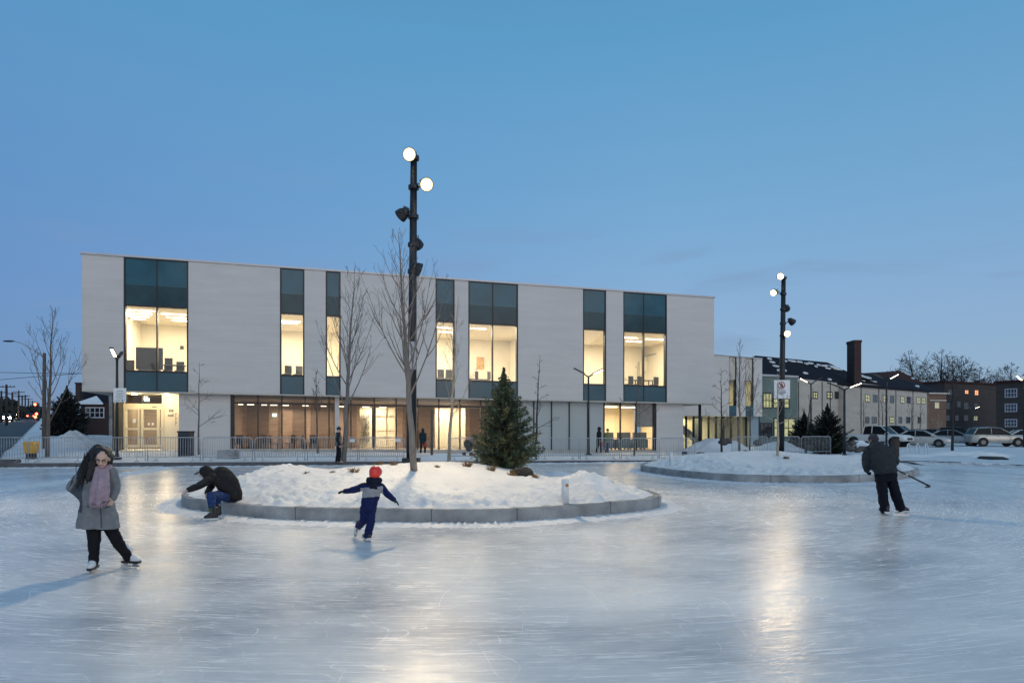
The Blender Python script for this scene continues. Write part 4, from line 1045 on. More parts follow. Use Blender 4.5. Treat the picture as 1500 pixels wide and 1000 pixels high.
# prohibition sign on that pole
q = FP; c = P(1145.5, 570, 38.7); s = .0387
t = thing('prohibition_sign', (c.x, c.y, c.z-.55), 'white sign with a red struck-out figure on the far floodlight pole', 'sign')
m = MB(); m.box((c.x-11.5*s, c.y-.02, c.z-13.5*s), (c.x+11.5*s, c.y+.02, c.z+13.5*s)); build(m, 'panel', 'notice_white', t)
cc = Vector((c.x-1.2*s, c.y-.024, c.z+6*s)); R = 5.4*s; m = MB(); n = 28; vs = []
for i in range(n):
    a = 2*pi*i/n
    for rr in (R, R*.80): vs += [(cc.x+rr*cos(a), cc.y, cc.z+rr*sin(a)), (cc.x+rr*cos(a), cc.y-.008, cc.z+rr*sin(a))]
m.add(vs, [f for i in range(n) for f in ((4*i+1, 4*((i+1) % n)+1, 4*((i+1) % n)+3, 4*i+3), (4*i, 4*((i+1) % n), 4*((i+1) % n)+1, 4*i+1), (4*i+2, 4*i+3, 4*((i+1) % n)+3, 4*((i+1) % n)+2))])
d_ = R*.62; m.tube([cc+Vector((-d_, -.016, d_)), cc+Vector((d_, -.016, -d_))], .022, 6); build(m, 'prohibition_ring', 'sign_red', t)
m = MB(); e = cc+Vector((0, -.006, 0)); m.disc(e+Vector((.015, 0, R*.48)), (0, 1, 0), R*.15, .006)
for a, b, w in (((.01, .3), (-.02, -.1), .03), ((0, -.1), (.22, -.55), .02), ((-.02, -.1), (-.3, -.5), .02), ((.0, .22), (-.32, .02), .016), ((.02, .22), (.34, .1), .016), ((.34, .1), (.5, -.4), .012)):
    m.tube([e+Vector((a[0]*R, 0, a[1]*R)), e+Vector((b[0]*R, 0, b[1]*R))], w*R*6, 6)
build(m, 'pictogram', 'sign_black', t)
m = MB(); random.seed(3)
for k, (y, x0, x1) in enumerate(((-1.6, -4, 4.5), (-3.6, -5, 5.5), (-5.4, -5, 5), (-7.2, -5, 2), (-9, -1.5, 0.5))):
    x = x0
    while x < x1:
        w = random.uniform(.8, 1.9); m.box((c.x+x*s, c.y-.028, c.z+y*s-.022), (c.x+min(x+w, x1)*s, c.y-.0205, c.z+y*s+.022)); x += w+.45
build(m, 'lettering', 'notice_ink', t)

# twin-arm lamps with one lit bar
def vlamp():
    t = thing('lamp_post', (0, 0, 0), '', 'lamp post', 'twin-arm lamp posts')
    m = MB(); m.tube([(0, 0, 0), (0, 0, 4.9)], [.085, .06], 12); build(m, 'pole', 'dark_metal', t)
    m = MB(); m.disc((0, 0, .03), (0, 0, 1), .22, .06, 16); m.tube([(0, 0, .06), (0, 0, .3)], [.13, .1], 12); build(m, 'base', 'dark_metal', t)
    for sx in (-1, 1):
        m = MB(); m.tube([(0, 0, 4.86), (sx*.30, 0, 5.03)], [.05, .04], 8)
        d = Vector((sx*.9, 0, .42)).normalized(); up = Vector((-sx*.42, 0, .9)).normalized(); c = Vector((sx*.62, 0, 5.19)); y = Vector((0, 1, 0))
        def slab(l, w, h, o): return [c+d*a*l+y*b*w+up*(o+h*k) for k in (0, 1) for a, b in ((-1, -1), (1, -1), (1, 1), (-1, 1))]
        m.hexa(slab(.40, .085, .07, 0)); arm = build(m, 'arm', 'dark_metal', t)
        if sx > 0: m = MB(); m.hexa(slab(.33, .055, .03, -.0315)); build(m, 'lamp_bar', 'lamp_glow', arm)
        else: m = MB(); m.hexa(slab(.37, .075, .008, -.009)); build(m, 'lamp_bar', 'night_glass', arm)
    return t
VL = vlamp(); first = True
for px, ytop, d, rot, lab in ((171.5, 527, 35.2, 285, 'black lamp post with white notice board by the glass entrance'), (862, 551, 43.6, 10, 'black lamp post before the frosted ground floor panels'),
        (1237, 570, 41.0, -12, 'black lamp post beside the spruces, left of the hockey skater'), (1298.5, 557, 58, -8, 'tall lamp post among the parked cars behind the white pickup'),
        (1340, 598, 96, 10, 'small far lamp post before the old school wall'), (1425.5, 599, 112, 0, 'far lamp post before the dark apartment block'),
        (1188, 562, 63, 170, 'lamp post beside the green glass link of the school'), (1500, 559, 60, 200, 'lamp post cut by the right edge beyond the parked cars')):
    o = VL if first else dup(VL); first = False
    zb = ground_z(px, d); zt = CH+(H0-ytop)/F0*d
    o.location = XZ(px, zb, d); o.scale = (1, 1, (zt-zb)/4.9) if d < 90 else (1.1, 1.1, (zt-zb)/4.9); o.rotation_euler = (0, 0, radians(rot)); o['label'] = lab
# notice board on the entrance lamp
d = 34.9; c = P(175.5, 578.5, d); s = d/F0
t = thing('notice_board', (c.x, c.y, c.z-.35), 'white notice board with grey lettering on the entrance lamp post', 'sign')
m = MB(); m.box((c.x-9.3*s, d-.015, c.z-10.3*s), (c.x+9.3*s, d+.015, c.z+10.3*s)); build(m, 'panel', 'notice_white', t)
m = MB(); random.seed(8)
for y, x0, x1, h in ((6.3, -4, 5, .7), (3.9, -6.5, 6, .5), (1.4, -4.5, 4.2, .8), (-1.6, -6, 5.8, .8), (-4.5, -4.6, 4, .7)):
    x = x0
    while x < x1:
        w = random.uniform(1.0, 2.6); m.box((c.x+x*s, d-.024, c.z+(y-h*.55)*s), (c.x+min(x+w, x1)*s, d-.0155, c.z+(y+h*.55)*s)); x += w+.5
build(m, 'lettering', 'notice_ink', t)
m = MB(); m.box((c.x-6*s, d-.022, c.z-8.9*s), (c.x+1*s, d-.0155, c.z-6.9*s)); build(m, 'faint_strip', 'notice_faint', t)
m = MB(); m.tube([(c.x+4.2*s, d-.02, c.z-8.9*s), (c.x+4.2*s, d-.02, c.z-8*s), (c.x+4.2*s, d-.02, c.z-6*s)], [.01, .045, .004], 8); build(m, 'emblem', 'notice_ink', t)

# ---------------------------------------------------------------- crowd barricades
def barricade():
    t = thing('crowd_barricade', (0, 0, 0), '', 'barricade', 'steel crowd barricades along the rink'); L = 1.15; rc = .16
    pts = [(-L, 0, .02), (-L, 0, 1.1-rc)]+[(-L+rc-rc*cos(a), 0, 1.1-rc+rc*sin(a)) for a in (pi/6, pi/3, pi/2)]+[(L-rc+rc*sin(a), 0, 1.1-rc+rc*cos(a)) for a in (0, pi/6, pi/3, pi/2)]+[(L, 0, .02)]
    m = MB(); m.tube(pts, .021, 7); m.tube([(-L, 0, .2), (L, 0, .2)], .017, 6); build(m, 'frame', 'galvanised', t)
    m = MB(); n = 21
    for i in range(1, n): x = -L+2*L*i/n; m.tube([(x, 0, .2), (x, 0, 1.09)], .0105, 5)
    build(m, 'bars', 'galvanised', t)
    for sx in (-.8, .8):
        m = MB(); m.tube([(sx, -.28, .012), (sx, 0, .06), (sx, .28, .012)], .016, 6); m.tube([(sx, 0, .06), (sx, 0, .2)], .016, 6); build(m, 'foot', 'galvanised', t)
    return t
BR = barricade(); first = True
def fence_d(x): return edge_d(x)+.55
for x0, x1, lab, dd in ((-47, 38, 'barricade cut by the left edge of the photo, in front of the road', (0, 0)), (41, 127, 'barricade in front of the street tree and yellow bin', (0, 0)), (130, 213, 'barricade behind the standing woman, left of the entrance', (0, .1)),
        (216, 294, 'barricade in front of the glass entrance and black cabinet', (.1, 0)), (297, 370, 'barricade in front of the plain stone pier', (0, 0)), (373, 447, 'barricade before the leftmost brown ground floor windows', (0, 0)),
        (450, 524, 'barricade directly behind the standing man in the vest', (0, .1)), (526, 592, 'barricade with small white notices, left of the floodlight pole', (.1, 0)), (660, 696, 'short visible barricade between pale tree and spruce', (.1, .4)), (712, 786, 'barricade partly hidden behind the big spruce', (.4, .4)),
        (789, 848, 'barricade before the frosted panels, right of the spruce', (.4, .4)), (850, 908, 'barricade in front of the two strollers by the lamp post', (.4, .4)), (910, 964, 'barricade before the grey louvre and dark sofas', (.4, .4)), (966, 1018, 'barricade end near the right stone pier', (.6, 2.0)),
        (1072, 1125, 'barricade before the wing, left of the far floodlight pole', (5, 5)), (1128, 1172, 'barricade just behind the far floodlight pole', (5, 5.4)), (1174, 1217, 'last barricade before the small dark spruce', (5.4, 5.8))):
    a, b = GX(x0, fence_d(x0)+dd[0], .03), GX(x1, fence_d(x1)+dd[1], .03)
    o = BR if first else dup(BR); first = False
    o.location = (a+b)/2; v = b-a; o.rotation_euler = (0, -atan2(v.z, sqrt(v.x**2+v.y**2)), atan2(v.y, v.x)); o.scale = (v.length/2.32, 1, 1.06); o['label'] = lab
for x, y, lab in ((516, 645, 'small white notice on the barricade left of the bare trees'), (583, 644.5, 'small white notice on the barricade beside the floodlight pole')):
    d = fence_d(x)-.02; c = P(x, y, d); m = MB(); m.box((c.x-.13, c.y-.03, c.z-.08), (c.x+.13, c.y-.004, c.z+.08)); tag(build(m, 'fence_notice', 'notice_white', loc=c), lab, 'notice')

# ---------------------------------------------------------------- trees
def bare_tree(label, base, top, r0, seed, style='upright', mats=('bark', 'twig'), f0=.3, spread=.55, nb=14, group='bare young trees', dens=1.0, minr=None, blen=1.0):
    """trunk and limbs form one part, the fine twigs the crown"""
    rnd = random.Random(seed); base, top = Vector(base), Vector(top); h = (top-base).length; minr = minr or .00018*base.y
    t = thing('bare_tree', base, label, 'tree', group); mt, mc = MB(), MB()
    def wob(a): return Vector((rnd.uniform(-a, a), rnd.uniform(-a, a), rnd.uniform(-a, a)))
    def branch(p, d, L, r, lev):
        n = 5 if lev < 2 else 3; pts = [p]; rs = [r]; q = p.copy(); d = d.normalized()
        for i in range(n):
            d = (d+wob(.04+.045*lev)+Vector((0, 0, .17 if style == 'upright' else .04))).normalized(); q = q+d*(L/n); pts.append(q.copy()); rs.append(max(minr, r*(1-(i+1)/n*.8)))
        (mt if lev < 1 else mc).tube(pts, rs, 6 if lev < 1 else 4 if lev < 2 else 3, cap=False)
        if lev >= 3: return
        k = max(1, int((5.2 if lev == 0 else 2.6)*dens*(.6+L/h*1.6)))
        for i in range(k):
            f = rnd.uniform(.25, .97); j = min(n-1, int(f*n)); o = pts[j].lerp(pts[j+1], f*n-j); ax = (pts[j+1]-pts[j]).normalized()
            sd = ax.cross(wob(1)).normalized(); nd = ax*cos(.65)+sd*sin(.65)*(1 if style == 'upright' else 1.25)
            branch(o, nd, L*blen*rnd.uniform(.28, .55)*(1.1-f*.5), max(minr, min(rs[j]*.62, r*.5)), lev+1)
    n = 12; pts = []; rs = []
    for i in range(n+1):
        f = i/n; pts.append(base.lerp(top, f)+(wob(.0045*h) if 0 < i < n else Vector((0, 0, 0)))); rs.append(max(minr, r0*(1-f)**.95+.005))
    pts[0] = base-Vector((0, 0, .15)); mt.tube(pts, rs, 8)
    for i in range(nb):
        f = f0+(1-f0)*(i+rnd.random())/nb*.95; j = min(n-1, int(f*n)); o = pts[j].lerp(pts[j+1], f*n-j); a = i*2.4+rnd.uniform(-.4, .4)
        up = 1.35 if style == 'upright' else .45; d = Vector((cos(a), sin(a), up*rnd.uniform(.8, 1.35)))
        branch(o, d, h*spread*(1.08-f)*rnd.uniform(.7, 1.1), max(minr, r0*(1-f)**.9*.34+.003), 0)
    build(mt, 'trunk', mats[0], t); build(mc, 'crown', mats[1], t); return t
def gtree(label, x, yb, xt, yt, r0, seed, d=None, **kw):
    d = d or place(x, yb); b = GX(x, d); return bare_tree(label, b, P(xt, yt, d), r0, seed, **kw)
def itree(I, label, x, yb, xt, yt, r0, seed, **kw):
    b = on_island(I, x, yb) or XZ(x, .6, 20); return bare_tree(label, b, P(xt, yt, b.y), r0, seed, **kw)
itree(I1, 'bare tree on the nearer island, in front of the floodlight pole', 607, 689, 583, 338, .085, 3, f0=.28, spread=.58, nb=26, mats=('bark_grey', 'twig'))
b = XZ(657, I1.z((657-750)/F0*21.5, 21.5, False), 21.5); bare_tree('slender pale-barked tree on the nearer island, left of the spruce', b, P(672, 432, 21.5), .055, 12, f0=.25, spread=.36, nb=12, mats=('bark_pale', 'twig_pale'))
gtree('tall bare tree beside the standing man in the vest', 503, 676, 519, 392, .13, 5, d=33.6, f0=.25, spread=.55, nb=24, mats=('bark_grey', 'twig'))
gtree('small bare tree by the brown windows, left of the standing man', 465, 664, 463, 545, .06, 6, d=37.5, f0=.5, spread=.42, nb=12)
gtree('small bare tree right of the black cabinet', 291, 660, 292, 530, .055, 7, d=38, f0=.3, spread=.5, nb=9, style='open')
gtree('thin bare tree just right of the big spruce', 784, 670, 791, 519, .07, 8, d=40, f0=.25, spread=.26, nb=14, style='open', mats=('bark_dark', 'twig_dark'))
gtree('bare tree before the lit room and grey louvre', 929, 663, 935, 530, .07, 9, d=42.5, f0=.35, spread=.5, nb=7, style='open', dens=.6)
gtree('dark slender tree in front of the wing fascia', 1057, 661, 1056, 538, .075, 10, d=44, f0=.25, spread=.32, nb=14, style='open', mats=('bark_dark', 'twig_dark'))
gtree('grey tree before the wing, tallest of the slender ones there', 1083, 657, 1084, 494, .095, 11, d=45, f0=.3, spread=.36, nb=16, mats=('bark_grey', 'twig'))
gtree('thin tree before the right end of the wing', 1098, 657, 1102, 520, .06, 13, d=46, f0=.3, spread=.4, nb=12)
itree(I2, 'thin pale sapling on the farther island, beside the prohibition sign', 1139.5, 668, 1139, 545, .055, 14, f0=.33, spread=.52, nb=12, mats=('bark_pale', 'twig_pale'), style='open')
gtree('leafless tree leaning before the school, left of the two spruces', 1180, 662, 1189, 560, .09, 15, d=47, f0=.4, spread=.4, nb=8, dens=.7)
gtree('street tree at the left, beside the wooden lamp pole', 69, 658, 77, 452, .11, 16, d=36, f0=.22, spread=.62, nb=16, mats=('bark', 'twig'))
for k, (x, xt, yt, d, lab) in enumerate(((1265, 1265, 585, 68, 'thin tree before the leftmost school windows'), (1293, 1292, 575, 69, 'thin tree behind the parked navy pickup'), (1336, 1335, 580, 72, 'thin tree behind the silver sedan'), (1347, 1349, 590, 74, 'thin tree near the brown brick end of the school'))):
    gtree(lab, x, 650, xt, yt, .07, 30+k, d=d, f0=.35, spread=.45, nb=9, dens=.7, minr=.008)
gtree('pale birch before the brown brick end of the school', 1374, 645, 1374, 607, .08, 40, d=84, f0=.3, spread=.6, nb=10, mats=('bark_pale', 'twig_pale'), minr=.014)
gtree('dark street tree in front of the parked cars at the right', 1395, 661, 1396, 520, .10, 41, d=52, f0=.42, spread=.42, nb=12, mats=('bark_dark', 'twig_dark'), dens=.8)
for k, (x, xt, yt, d, r, lab) in enumerate(((1352, 1330, 514, 150, .55, 'old spreading bare tree behind the school roof, leftmost'), (1375, 1380, 513, 155, .6, 'old crooked bare tree behind the school roof, tallest'), (1408, 1408, 522, 150, .45, 'round-crowned bare tree behind the apartment block'), (1478, 1482, 533, 170, .4, 'distant bare tree above the right-edge apartment block'), (1432, 1436, 538, 170, .35, 'small distant bare tree between the apartment blocks'))):
    gtree(lab, x, 620, xt, yt, r, 50+k, d=d, f0=.36, spread=.62, nb=16, style='open', mats=('bark_dark', 'twig_dark'), group='old bare trees beyond the school', dens=1.5, minr=.026, blen=1.55)
def spruce(label, base, h, R, seed, nb=620, mats=('needles', 'needles_olive'), blade=.17, name='spruce_tree', bw=.016, lean=0):
    rnd = random.Random(seed); base = Vector(base); t = thing(name, base, label, 'tree', 'spruces')
    m = MB(); m.tube([base-Vector((0, 0, .1)), base+Vector((lean*.5, 0, h*.5)), base+Vector((lean, 0, h))], [.07*h/3, .04*h/3, .008], 8); build(m, 'trunk', 'bark_dark', t)
    m = MB()
    for i in range(nb):
        f = (i+rnd.random())/nb; f = f**1.12; z = h*(.03+.96*f)
        prof = interp([(0, .55), (.08, .85), (.2, 1.0), (.42, .76), (.65, .42), (.80, .19), (.88, .10), (.94, .05), (1, .015)], f)
        az = i*2.39996+rnd.uniform(-.5, .5); L = R*prof*rnd.choice((rnd.uniform(.50, .85), rnd.uniform(.80, 1.05), rnd.uniform(.95, 1.28)))*(1+.14*sin(az*2+seed)+.10*sin(az*3+z*3))
        el = lerp(-.12, 1.05, f**2.0)+rnd.uniform(-.15, .15); d0 = Vector((cos(az), sin(az), 0)); c = base+Vector((lean*f, 0, z))
        n = max(3, int(L/(blade*.30)))
        pts = []
        for k in range(n+1):
            g = k/n; pts.append(c+d0*L*g*cos(el)+Vector((0, 0, L*(g*sin(el)-.12*sin(pi*g)+.10*g*g))))
        m.tube([pts[0], pts[-1]], [.012, .004], 3, 0, False)
        mi = 1 if (rnd.random() < (.12 if f > .35 else .42)) else 0
        for k in range(1, n+1):
            g = k/n
            if g < .25 and rnd.random() < .6: continue
            ax = (pts[k]-pts[k-1]).normalized()
            for q in range(2 if f > .88 else 5 if g < .95 else 7):
                sd = Vector((rnd.gauss(0, 1), rnd.gauss(0, 1), rnd.gauss(0, .7))); sd = (sd-ax*sd.dot(ax)).normalized()
                dv = (ax*rnd.uniform(.5, 1.2)+sd*rnd.uniform(.5, .9)).normalized(); l = blade*rnd.uniform(.6, 1.15)*(1.05-.35*g)*min(1, .32+1.5*(1-f)); w = dv.cross(Vector((rnd.gauss(0, 1), rnd.gauss(0, 1), rnd.gauss(0, 1)))).normalized()*bw*rnd.uniform(.8, 1.4)
                p0 = pts[k]; m.add([p0-w*.5, p0+dv*l*.45-w, p0+dv*l, p0+dv*l*.45+w], [(0, 1, 2, 3)], mi)
    build(m, 'crown', list(mats), t); return t
bp = XZ(738, I1.z((738-750)/F0*20, 20, False)-.02, 20.0)
spruce('large dense spruce on the nearer snow island', bp, P(738, 538, 20).z-bp.z, .86, 21, 430, blade=.21, bw=.014)
bp = GX(1212, 46); spruce('spruce beside the lamp post beyond the farther island', bp-Vector((0, 0, .1)), P(1212, 588, 46).z-bp.z, 1.25, 22, 520, ('needles_dark', 'needles'), .2, bw=.025)
bp = GX(1178, 52); spruce('smaller dark spruce left of the lamp-side spruce', bp, P(1177, 602, 52).z-bp.z, 1.15, 23, 380, ('needles_dark', 'needles_dark'), .22, bw=.03)
bp = GX(98, 66); spruce('dark conifer next to the brick bungalow at the left', bp-Vector((0, 0, .3)), P(99, 560, 66).z-bp.z, 1.75, 24, 420, ('needles_dark', 'needles_dark'), .3, bw=.05)

# ---------------------------------------------------------------- small things on the islands
def tuft(I, x, y, size, seed, lab):
    b = on_island(I, x, y) or XZ(x, .8, 20); rnd = random.Random(seed); m = MB()
    for k in range(110):
        a = rnd.uniform(0, 2*pi); s_ = rnd.uniform(.2, 1)*size; d = Vector((cos(a)*rnd.uniform(.2, 1.0), sin(a)*rnd.uniform(.2, 1.0), rnd.uniform(.3, 1))).normalized(); w = d.cross(Vector((0, 0, 1))).normalized()*.010
        o = b+Vector((rnd.uniform(-.3, .3)*size, rnd.uniform(-.3, .3)*size, -.03)); tip = o+d*s_; md = o+d*s_*.6+Vector((0, 0, .05*size))
        m.add([o-w, o+w, md+w*.8, tip, md-w*.8], [(0, 1, 2, 3, 4)])
    tag(build(m, 'grass_tuft', 'dry_grass', loc=b), lab, 'grass tuft', 'dry grass tufts in the snow')
for k, (x, y, sz, lab) in enumerate(((519, 692, .24, 'round dry brown tuft left of the red-helmeted child'), (450, 693, .11, 'tiny dry tuft nearest the crouching skater'), (487, 692, .11, 'tiny dry tuft between crouching skater and child'), (556, 681, .20, 'flat dry tuft at the island crest above the child'), (576, 681, .20, 'dry tuft just left of the floodlight pole'), (640, 684, .12, 'small flat tuft right of the bare island tree'), (684, 683, .27, 'orange-brown tuft right of the pale tree'), (720, 689, .24, 'dry tuft at the left foot of the big spruce'), (751, 696, .22, 'dry tuft in front of the dark mulch mound'), (783, 699, .20, 'dry tuft at the right end of the mulch mound'))):
    tuft(I1, x, y, sz, 60+k, lab)
for k, (x, y, sz, lab) in enumerate(((1152, 672, .22, 'dark twiggy tuft on the farther island beside the sapling'), (1092, 661, .15, 'small dry tuft at the crest of the farther island'))): tuft(I2, x, y, sz, 80+k, lab)
def lump(name, c, r, seed, matn, lab, cat, group=None, rough=.25):
    m = MB(); m.ell((0, 0, 0), 1.0, None, 20, 12); vs = []
    for v in m.v:
        q = Vector(v); k = 1+rough*noise.noise(q*1.6+Vector((seed, 0, 0)))+rough*.4*noise.noise(q*4+Vector((seed, 0, 0))); vs.append((c[0]+q.x*r[0]*k, c[1]+q.y*r[1]*k, c[2]+q.z*r[2]*k))
    m.v = vs; return tag(build(m, name, matn, loc=c), lab, cat, group)
q = on_island(I1, 764, 695) or XZ(764, .6, 19); lump('mulch_mound', (q.x, q.y+.3, q.z-.02), (.36, .5, .20), 3, 'mulch', 'black mulch mound bare of snow at the foot of the big spruce', 'mound')
def bollard(I, x, yb, h, refl, lab):
    b = on_island(I, x, yb); t = thing('bollard', b, lab, 'bollard', 'white bollards on the snow islands'); m = MB()
    m.tube([b-Vector((0, 0, .1)), b+Vector((0, 0, h-.02)), b+Vector((0, 0, h))], [.075, .075, .062], 18); build(m, 'post', 'bollard_paint', t)
    if refl: m = MB(); m.disc(b+Vector((.03, -.073, h-.13)), (.3, -1, 0), .034, .014, 16); build(m, 'reflector', 'reflector', t)
    return t
bollard(I1, 828, 738, .52, True, 'white bollard with orange reflector on the nearer island'); bollard(I2, 983, 682, .52, False, 'plain white bollard at the left end of the farther island')
# snow heaped beyond the rink
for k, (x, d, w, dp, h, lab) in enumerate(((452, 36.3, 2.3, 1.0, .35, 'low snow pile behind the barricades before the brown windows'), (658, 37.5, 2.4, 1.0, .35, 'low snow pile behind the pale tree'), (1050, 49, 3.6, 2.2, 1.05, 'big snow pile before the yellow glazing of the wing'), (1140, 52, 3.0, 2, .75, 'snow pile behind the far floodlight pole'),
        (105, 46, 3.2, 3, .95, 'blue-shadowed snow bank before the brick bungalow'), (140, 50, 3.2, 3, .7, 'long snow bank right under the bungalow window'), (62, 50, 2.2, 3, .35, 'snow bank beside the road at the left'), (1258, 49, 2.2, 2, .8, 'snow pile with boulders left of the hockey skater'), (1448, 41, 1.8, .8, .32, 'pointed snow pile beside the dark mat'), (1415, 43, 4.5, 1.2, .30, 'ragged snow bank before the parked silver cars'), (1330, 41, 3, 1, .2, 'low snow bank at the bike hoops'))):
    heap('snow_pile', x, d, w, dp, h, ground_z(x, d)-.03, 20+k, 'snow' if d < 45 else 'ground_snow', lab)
heap('snow_pile', 822, 23.0, 1.3, 1.2, .36, .0, 55, 'scraped_snow', 'bluish low snow pile on the ice behind the nearer island')
for k, (x, y, r, lab) in enumerate(((1246, 660, .5, 'grey boulder nearest the lamp-side spruce'), (1256, 662, .42, 'tan boulder, second from the lamp-side spruce'), (1263, 660, .45, 'tan boulder left of the hockey skater'), (1249, 652, .4, 'grey boulder topmost on the snow pile'), (1060, 650, .55, 'brown boulder before the wing glazing, left one'), (1066, 649, .5, 'brown boulder before the wing glazing, right one'), (1110, 651, .5, 'dark boulder below the school link'), (1187, 658, .5, 'dark boulder at the foot of the leaning tree'))):
    d = 44 if x > 1200 else 46; c = P(x, y-3, d); lump('boulder', c, (r*.62, r*.55, r*.40), k*3.1, 'rock', lab, 'boulder', 'boulders in the snow')
# bike hoops
def hoop():
    t = tag(MBhoop(), '', 'bike rack', 'white bike hoops'); return t
def MBhoop():
    m = MB(); m.tube([(-.28, 0, -.05), (-.28, 0, .42)]+[(-.28*cos(a), 0, .42+.28*sin(a)) for a in (pi/6, pi/3, pi/2, 2*pi/3, 5*pi/6)]+[(.28, 0, .42), (.28, 0, -.05)], .035, 8); return link('bike_hoop', m.mesh('bike_hoop', 'bollard_paint'))
HP = hoop(); first = True
for x, lab in ((1331, 'leftmost white bike hoop right of the hockey skater'), (1344.5, 'middle white bike hoop before the silver sedan'), (1357, 'rightmost white bike hoop before the silver sedan')):
    o = HP if first else dup(HP); first = False; d = 44; o.location = XZ(x, CH+(H0-663)/F0*d, d); o.rotation_euler = (0, 0, .7); o['label'] = lab; o.scale = (.9, .9, .85)
m = MB(); q = [GX(1432, 38.5, .03), GX(1478, 36.3, .03), GX(1470, 39.5, .03), GX(1436, 41, .03)]
m.hexa([v-Vector((0, 0, .06)) for v in q]+[v+Vector((0, 0, .025)) for v in q]); tag(build(m, 'rubber_mat', 'mulch', loc=q[0]), 'black rubber mat on the snow at the right rink edge', 'mat')
m = MB(); c = GX(8, 32.1, 0); m.box((c.x-.6, c.y-.3, c.z-.1), (c.x+.6, c.y+.2, c.z+.16)); tag(build(m, 'kerb_slab', 'dark_kerb', loc=c), 'dark loose kerb slab under the leftmost barricade', 'slab')
m = MB(); c = GX(334, 36, 0); m.box((c.x-.45, c.y-.3, c.z-.1), (c.x+.45, c.y+.4, c.z+.45)); tag(build(m, 'concrete_bench', 'concrete', loc=c), 'low grey concrete block bench before the stone pier', 'bench')
t = thing('waste_cabinet', GX(272.5, 37.2), 'tall black cabinet beside the glass entrance', 'cabinet'); c = org(t); w = 8.2*.0372
zt = P(272, 631, 37.2).z
m = MB(); m.box((c.x-w, c.y-.3, c.z-.1), (c.x+w, c.y+.3, zt-.08)); build(m, 'body', 'furniture_dark', t)
m = MB(); m.box((c.x-w-.03, c.y-.33, zt-.078), (c.x+w+.03, c.y+.33, zt)); build(m, 'lid', 'dark_metal', t)
m = MB(); m.box((c.x-w+.05, c.y-.325, c.z+.15), (c.x+w-.05, c.y-.303, zt-.25)); build(m, 'door', 'dark_metal', t)
t = thing('waste_bin', GX(1311.8, 40.5), 'brown slatted waste bin standing just right of the hockey skater', 'bin'); c = org(t); zt = P(1312, 639, 40.5).z
m = MB()
for i in range(14):
    a = 2*pi*i/14; m.tube([(c.x+.17*cos(a), c.y+.17*sin(a), c.z), (c.x+.17*cos(a), c.y+.17*sin(a), zt-.1)], .03, 5)
m.tube([(c.x, c.y, c.z), (c.x, c.y, zt-.12)], .165, 16); build(m, 'body', 'bin_brown', t)
m = MB(); m.tube([(c.x, c.y, zt-.1), (c.x, c.y, zt-.04), (c.x, c.y, zt)], [.21, .21, .16], 18); build(m, 'lid', 'dark_metal', t)
t = thing('salt_bin', GX(45.5, 34.8), 'yellow salt bin behind the barricades at the left', 'bin'); c = org(t)
m = MB(); m.loft([[(c.x-w_, c.y-.2, z), (c.x+w_, c.y-.2, z), (c.x+w_, c.y+.25, z), (c.x-w_, c.y+.25, z)] for w_, z in ((.20, c.z+.30), (.27, c.z+.8))], smooth=False); build(m, 'body', 'bin_yellow', t)
m = MB(); m.loft([[(c.x-w_, c.y-.24, z), (c.x+w_, c.y-.24, z), (c.x+w_, c.y+.28, z), (c.x-w_, c.y+.28, z)] for w_, z in ((.29, c.z+.803), (.22, c.z+.90))], smooth=False); build(m, 'lid', 'bin_yellow', t)
m = MB(); m.box((c.x-.2, c.y-.1, c.z-.05), (c.x+.2, c.y+.15, c.z+.297)); build(m, 'foot', 'dark_metal', t)
m = MB(); c = GX(632.5, 39, 0); m.tube([c-Vector((0, 0, .1)), P(633, 600, 39)], .08, 8); tag(build(m, 'timber_post', 'bark', loc=c), 'brown timber post beside the woman in the dark hooded coat', 'post')
m = MB(); c = P(1003, 664, 41); m.box((c.x-.13, c.y-.12, c.z-.14), (c.x+.13, c.y+.12, c.z+.12)); tag(build(m, 'blue_crate', 'kid_blue', loc=c), 'small dark blue crate at the end barricade', 'crate')
lump('rubbish_bag', P(1027, 665, 42), (.35, .25, .14), 9, 'furniture_dark', 'flat black bag lying on the snow right of the end barricade', 'bag')
# pushchair left of the spruce
t = thing('pushchair', GX(685, 40.5), 'dark covered pushchair by the brown windows, left of the spruce', 'pushchair'); c = org(t)
m = MB(); m.ell((c.x, c.y, c.z+.70), (.24, .30, .27), None, 14, 9); m.ell((c.x+.08, c.y, c.z+.45), (.2, .25, .2), None, 14, 9); build(m, 'seat', 'kid_hood', t)
for dx in (-.2, .22):
    m = MB(); m.tube([(c.x+dx, c.y-.22, c.z+.12), (c.x+dx, c.y-.17, c.z+.12)], .12, 14); build(m, 'wheel', 'tyre', t)
m = MB(); m.tube([(c.x-.2, c.y-.17, c.z+.12), (c.x+.1, c.y-.1, c.z+.6), (c.x+.32, c.y-.05, c.z+1.0)], .015, 6); build(m, 'handle', 'dark_metal', t)
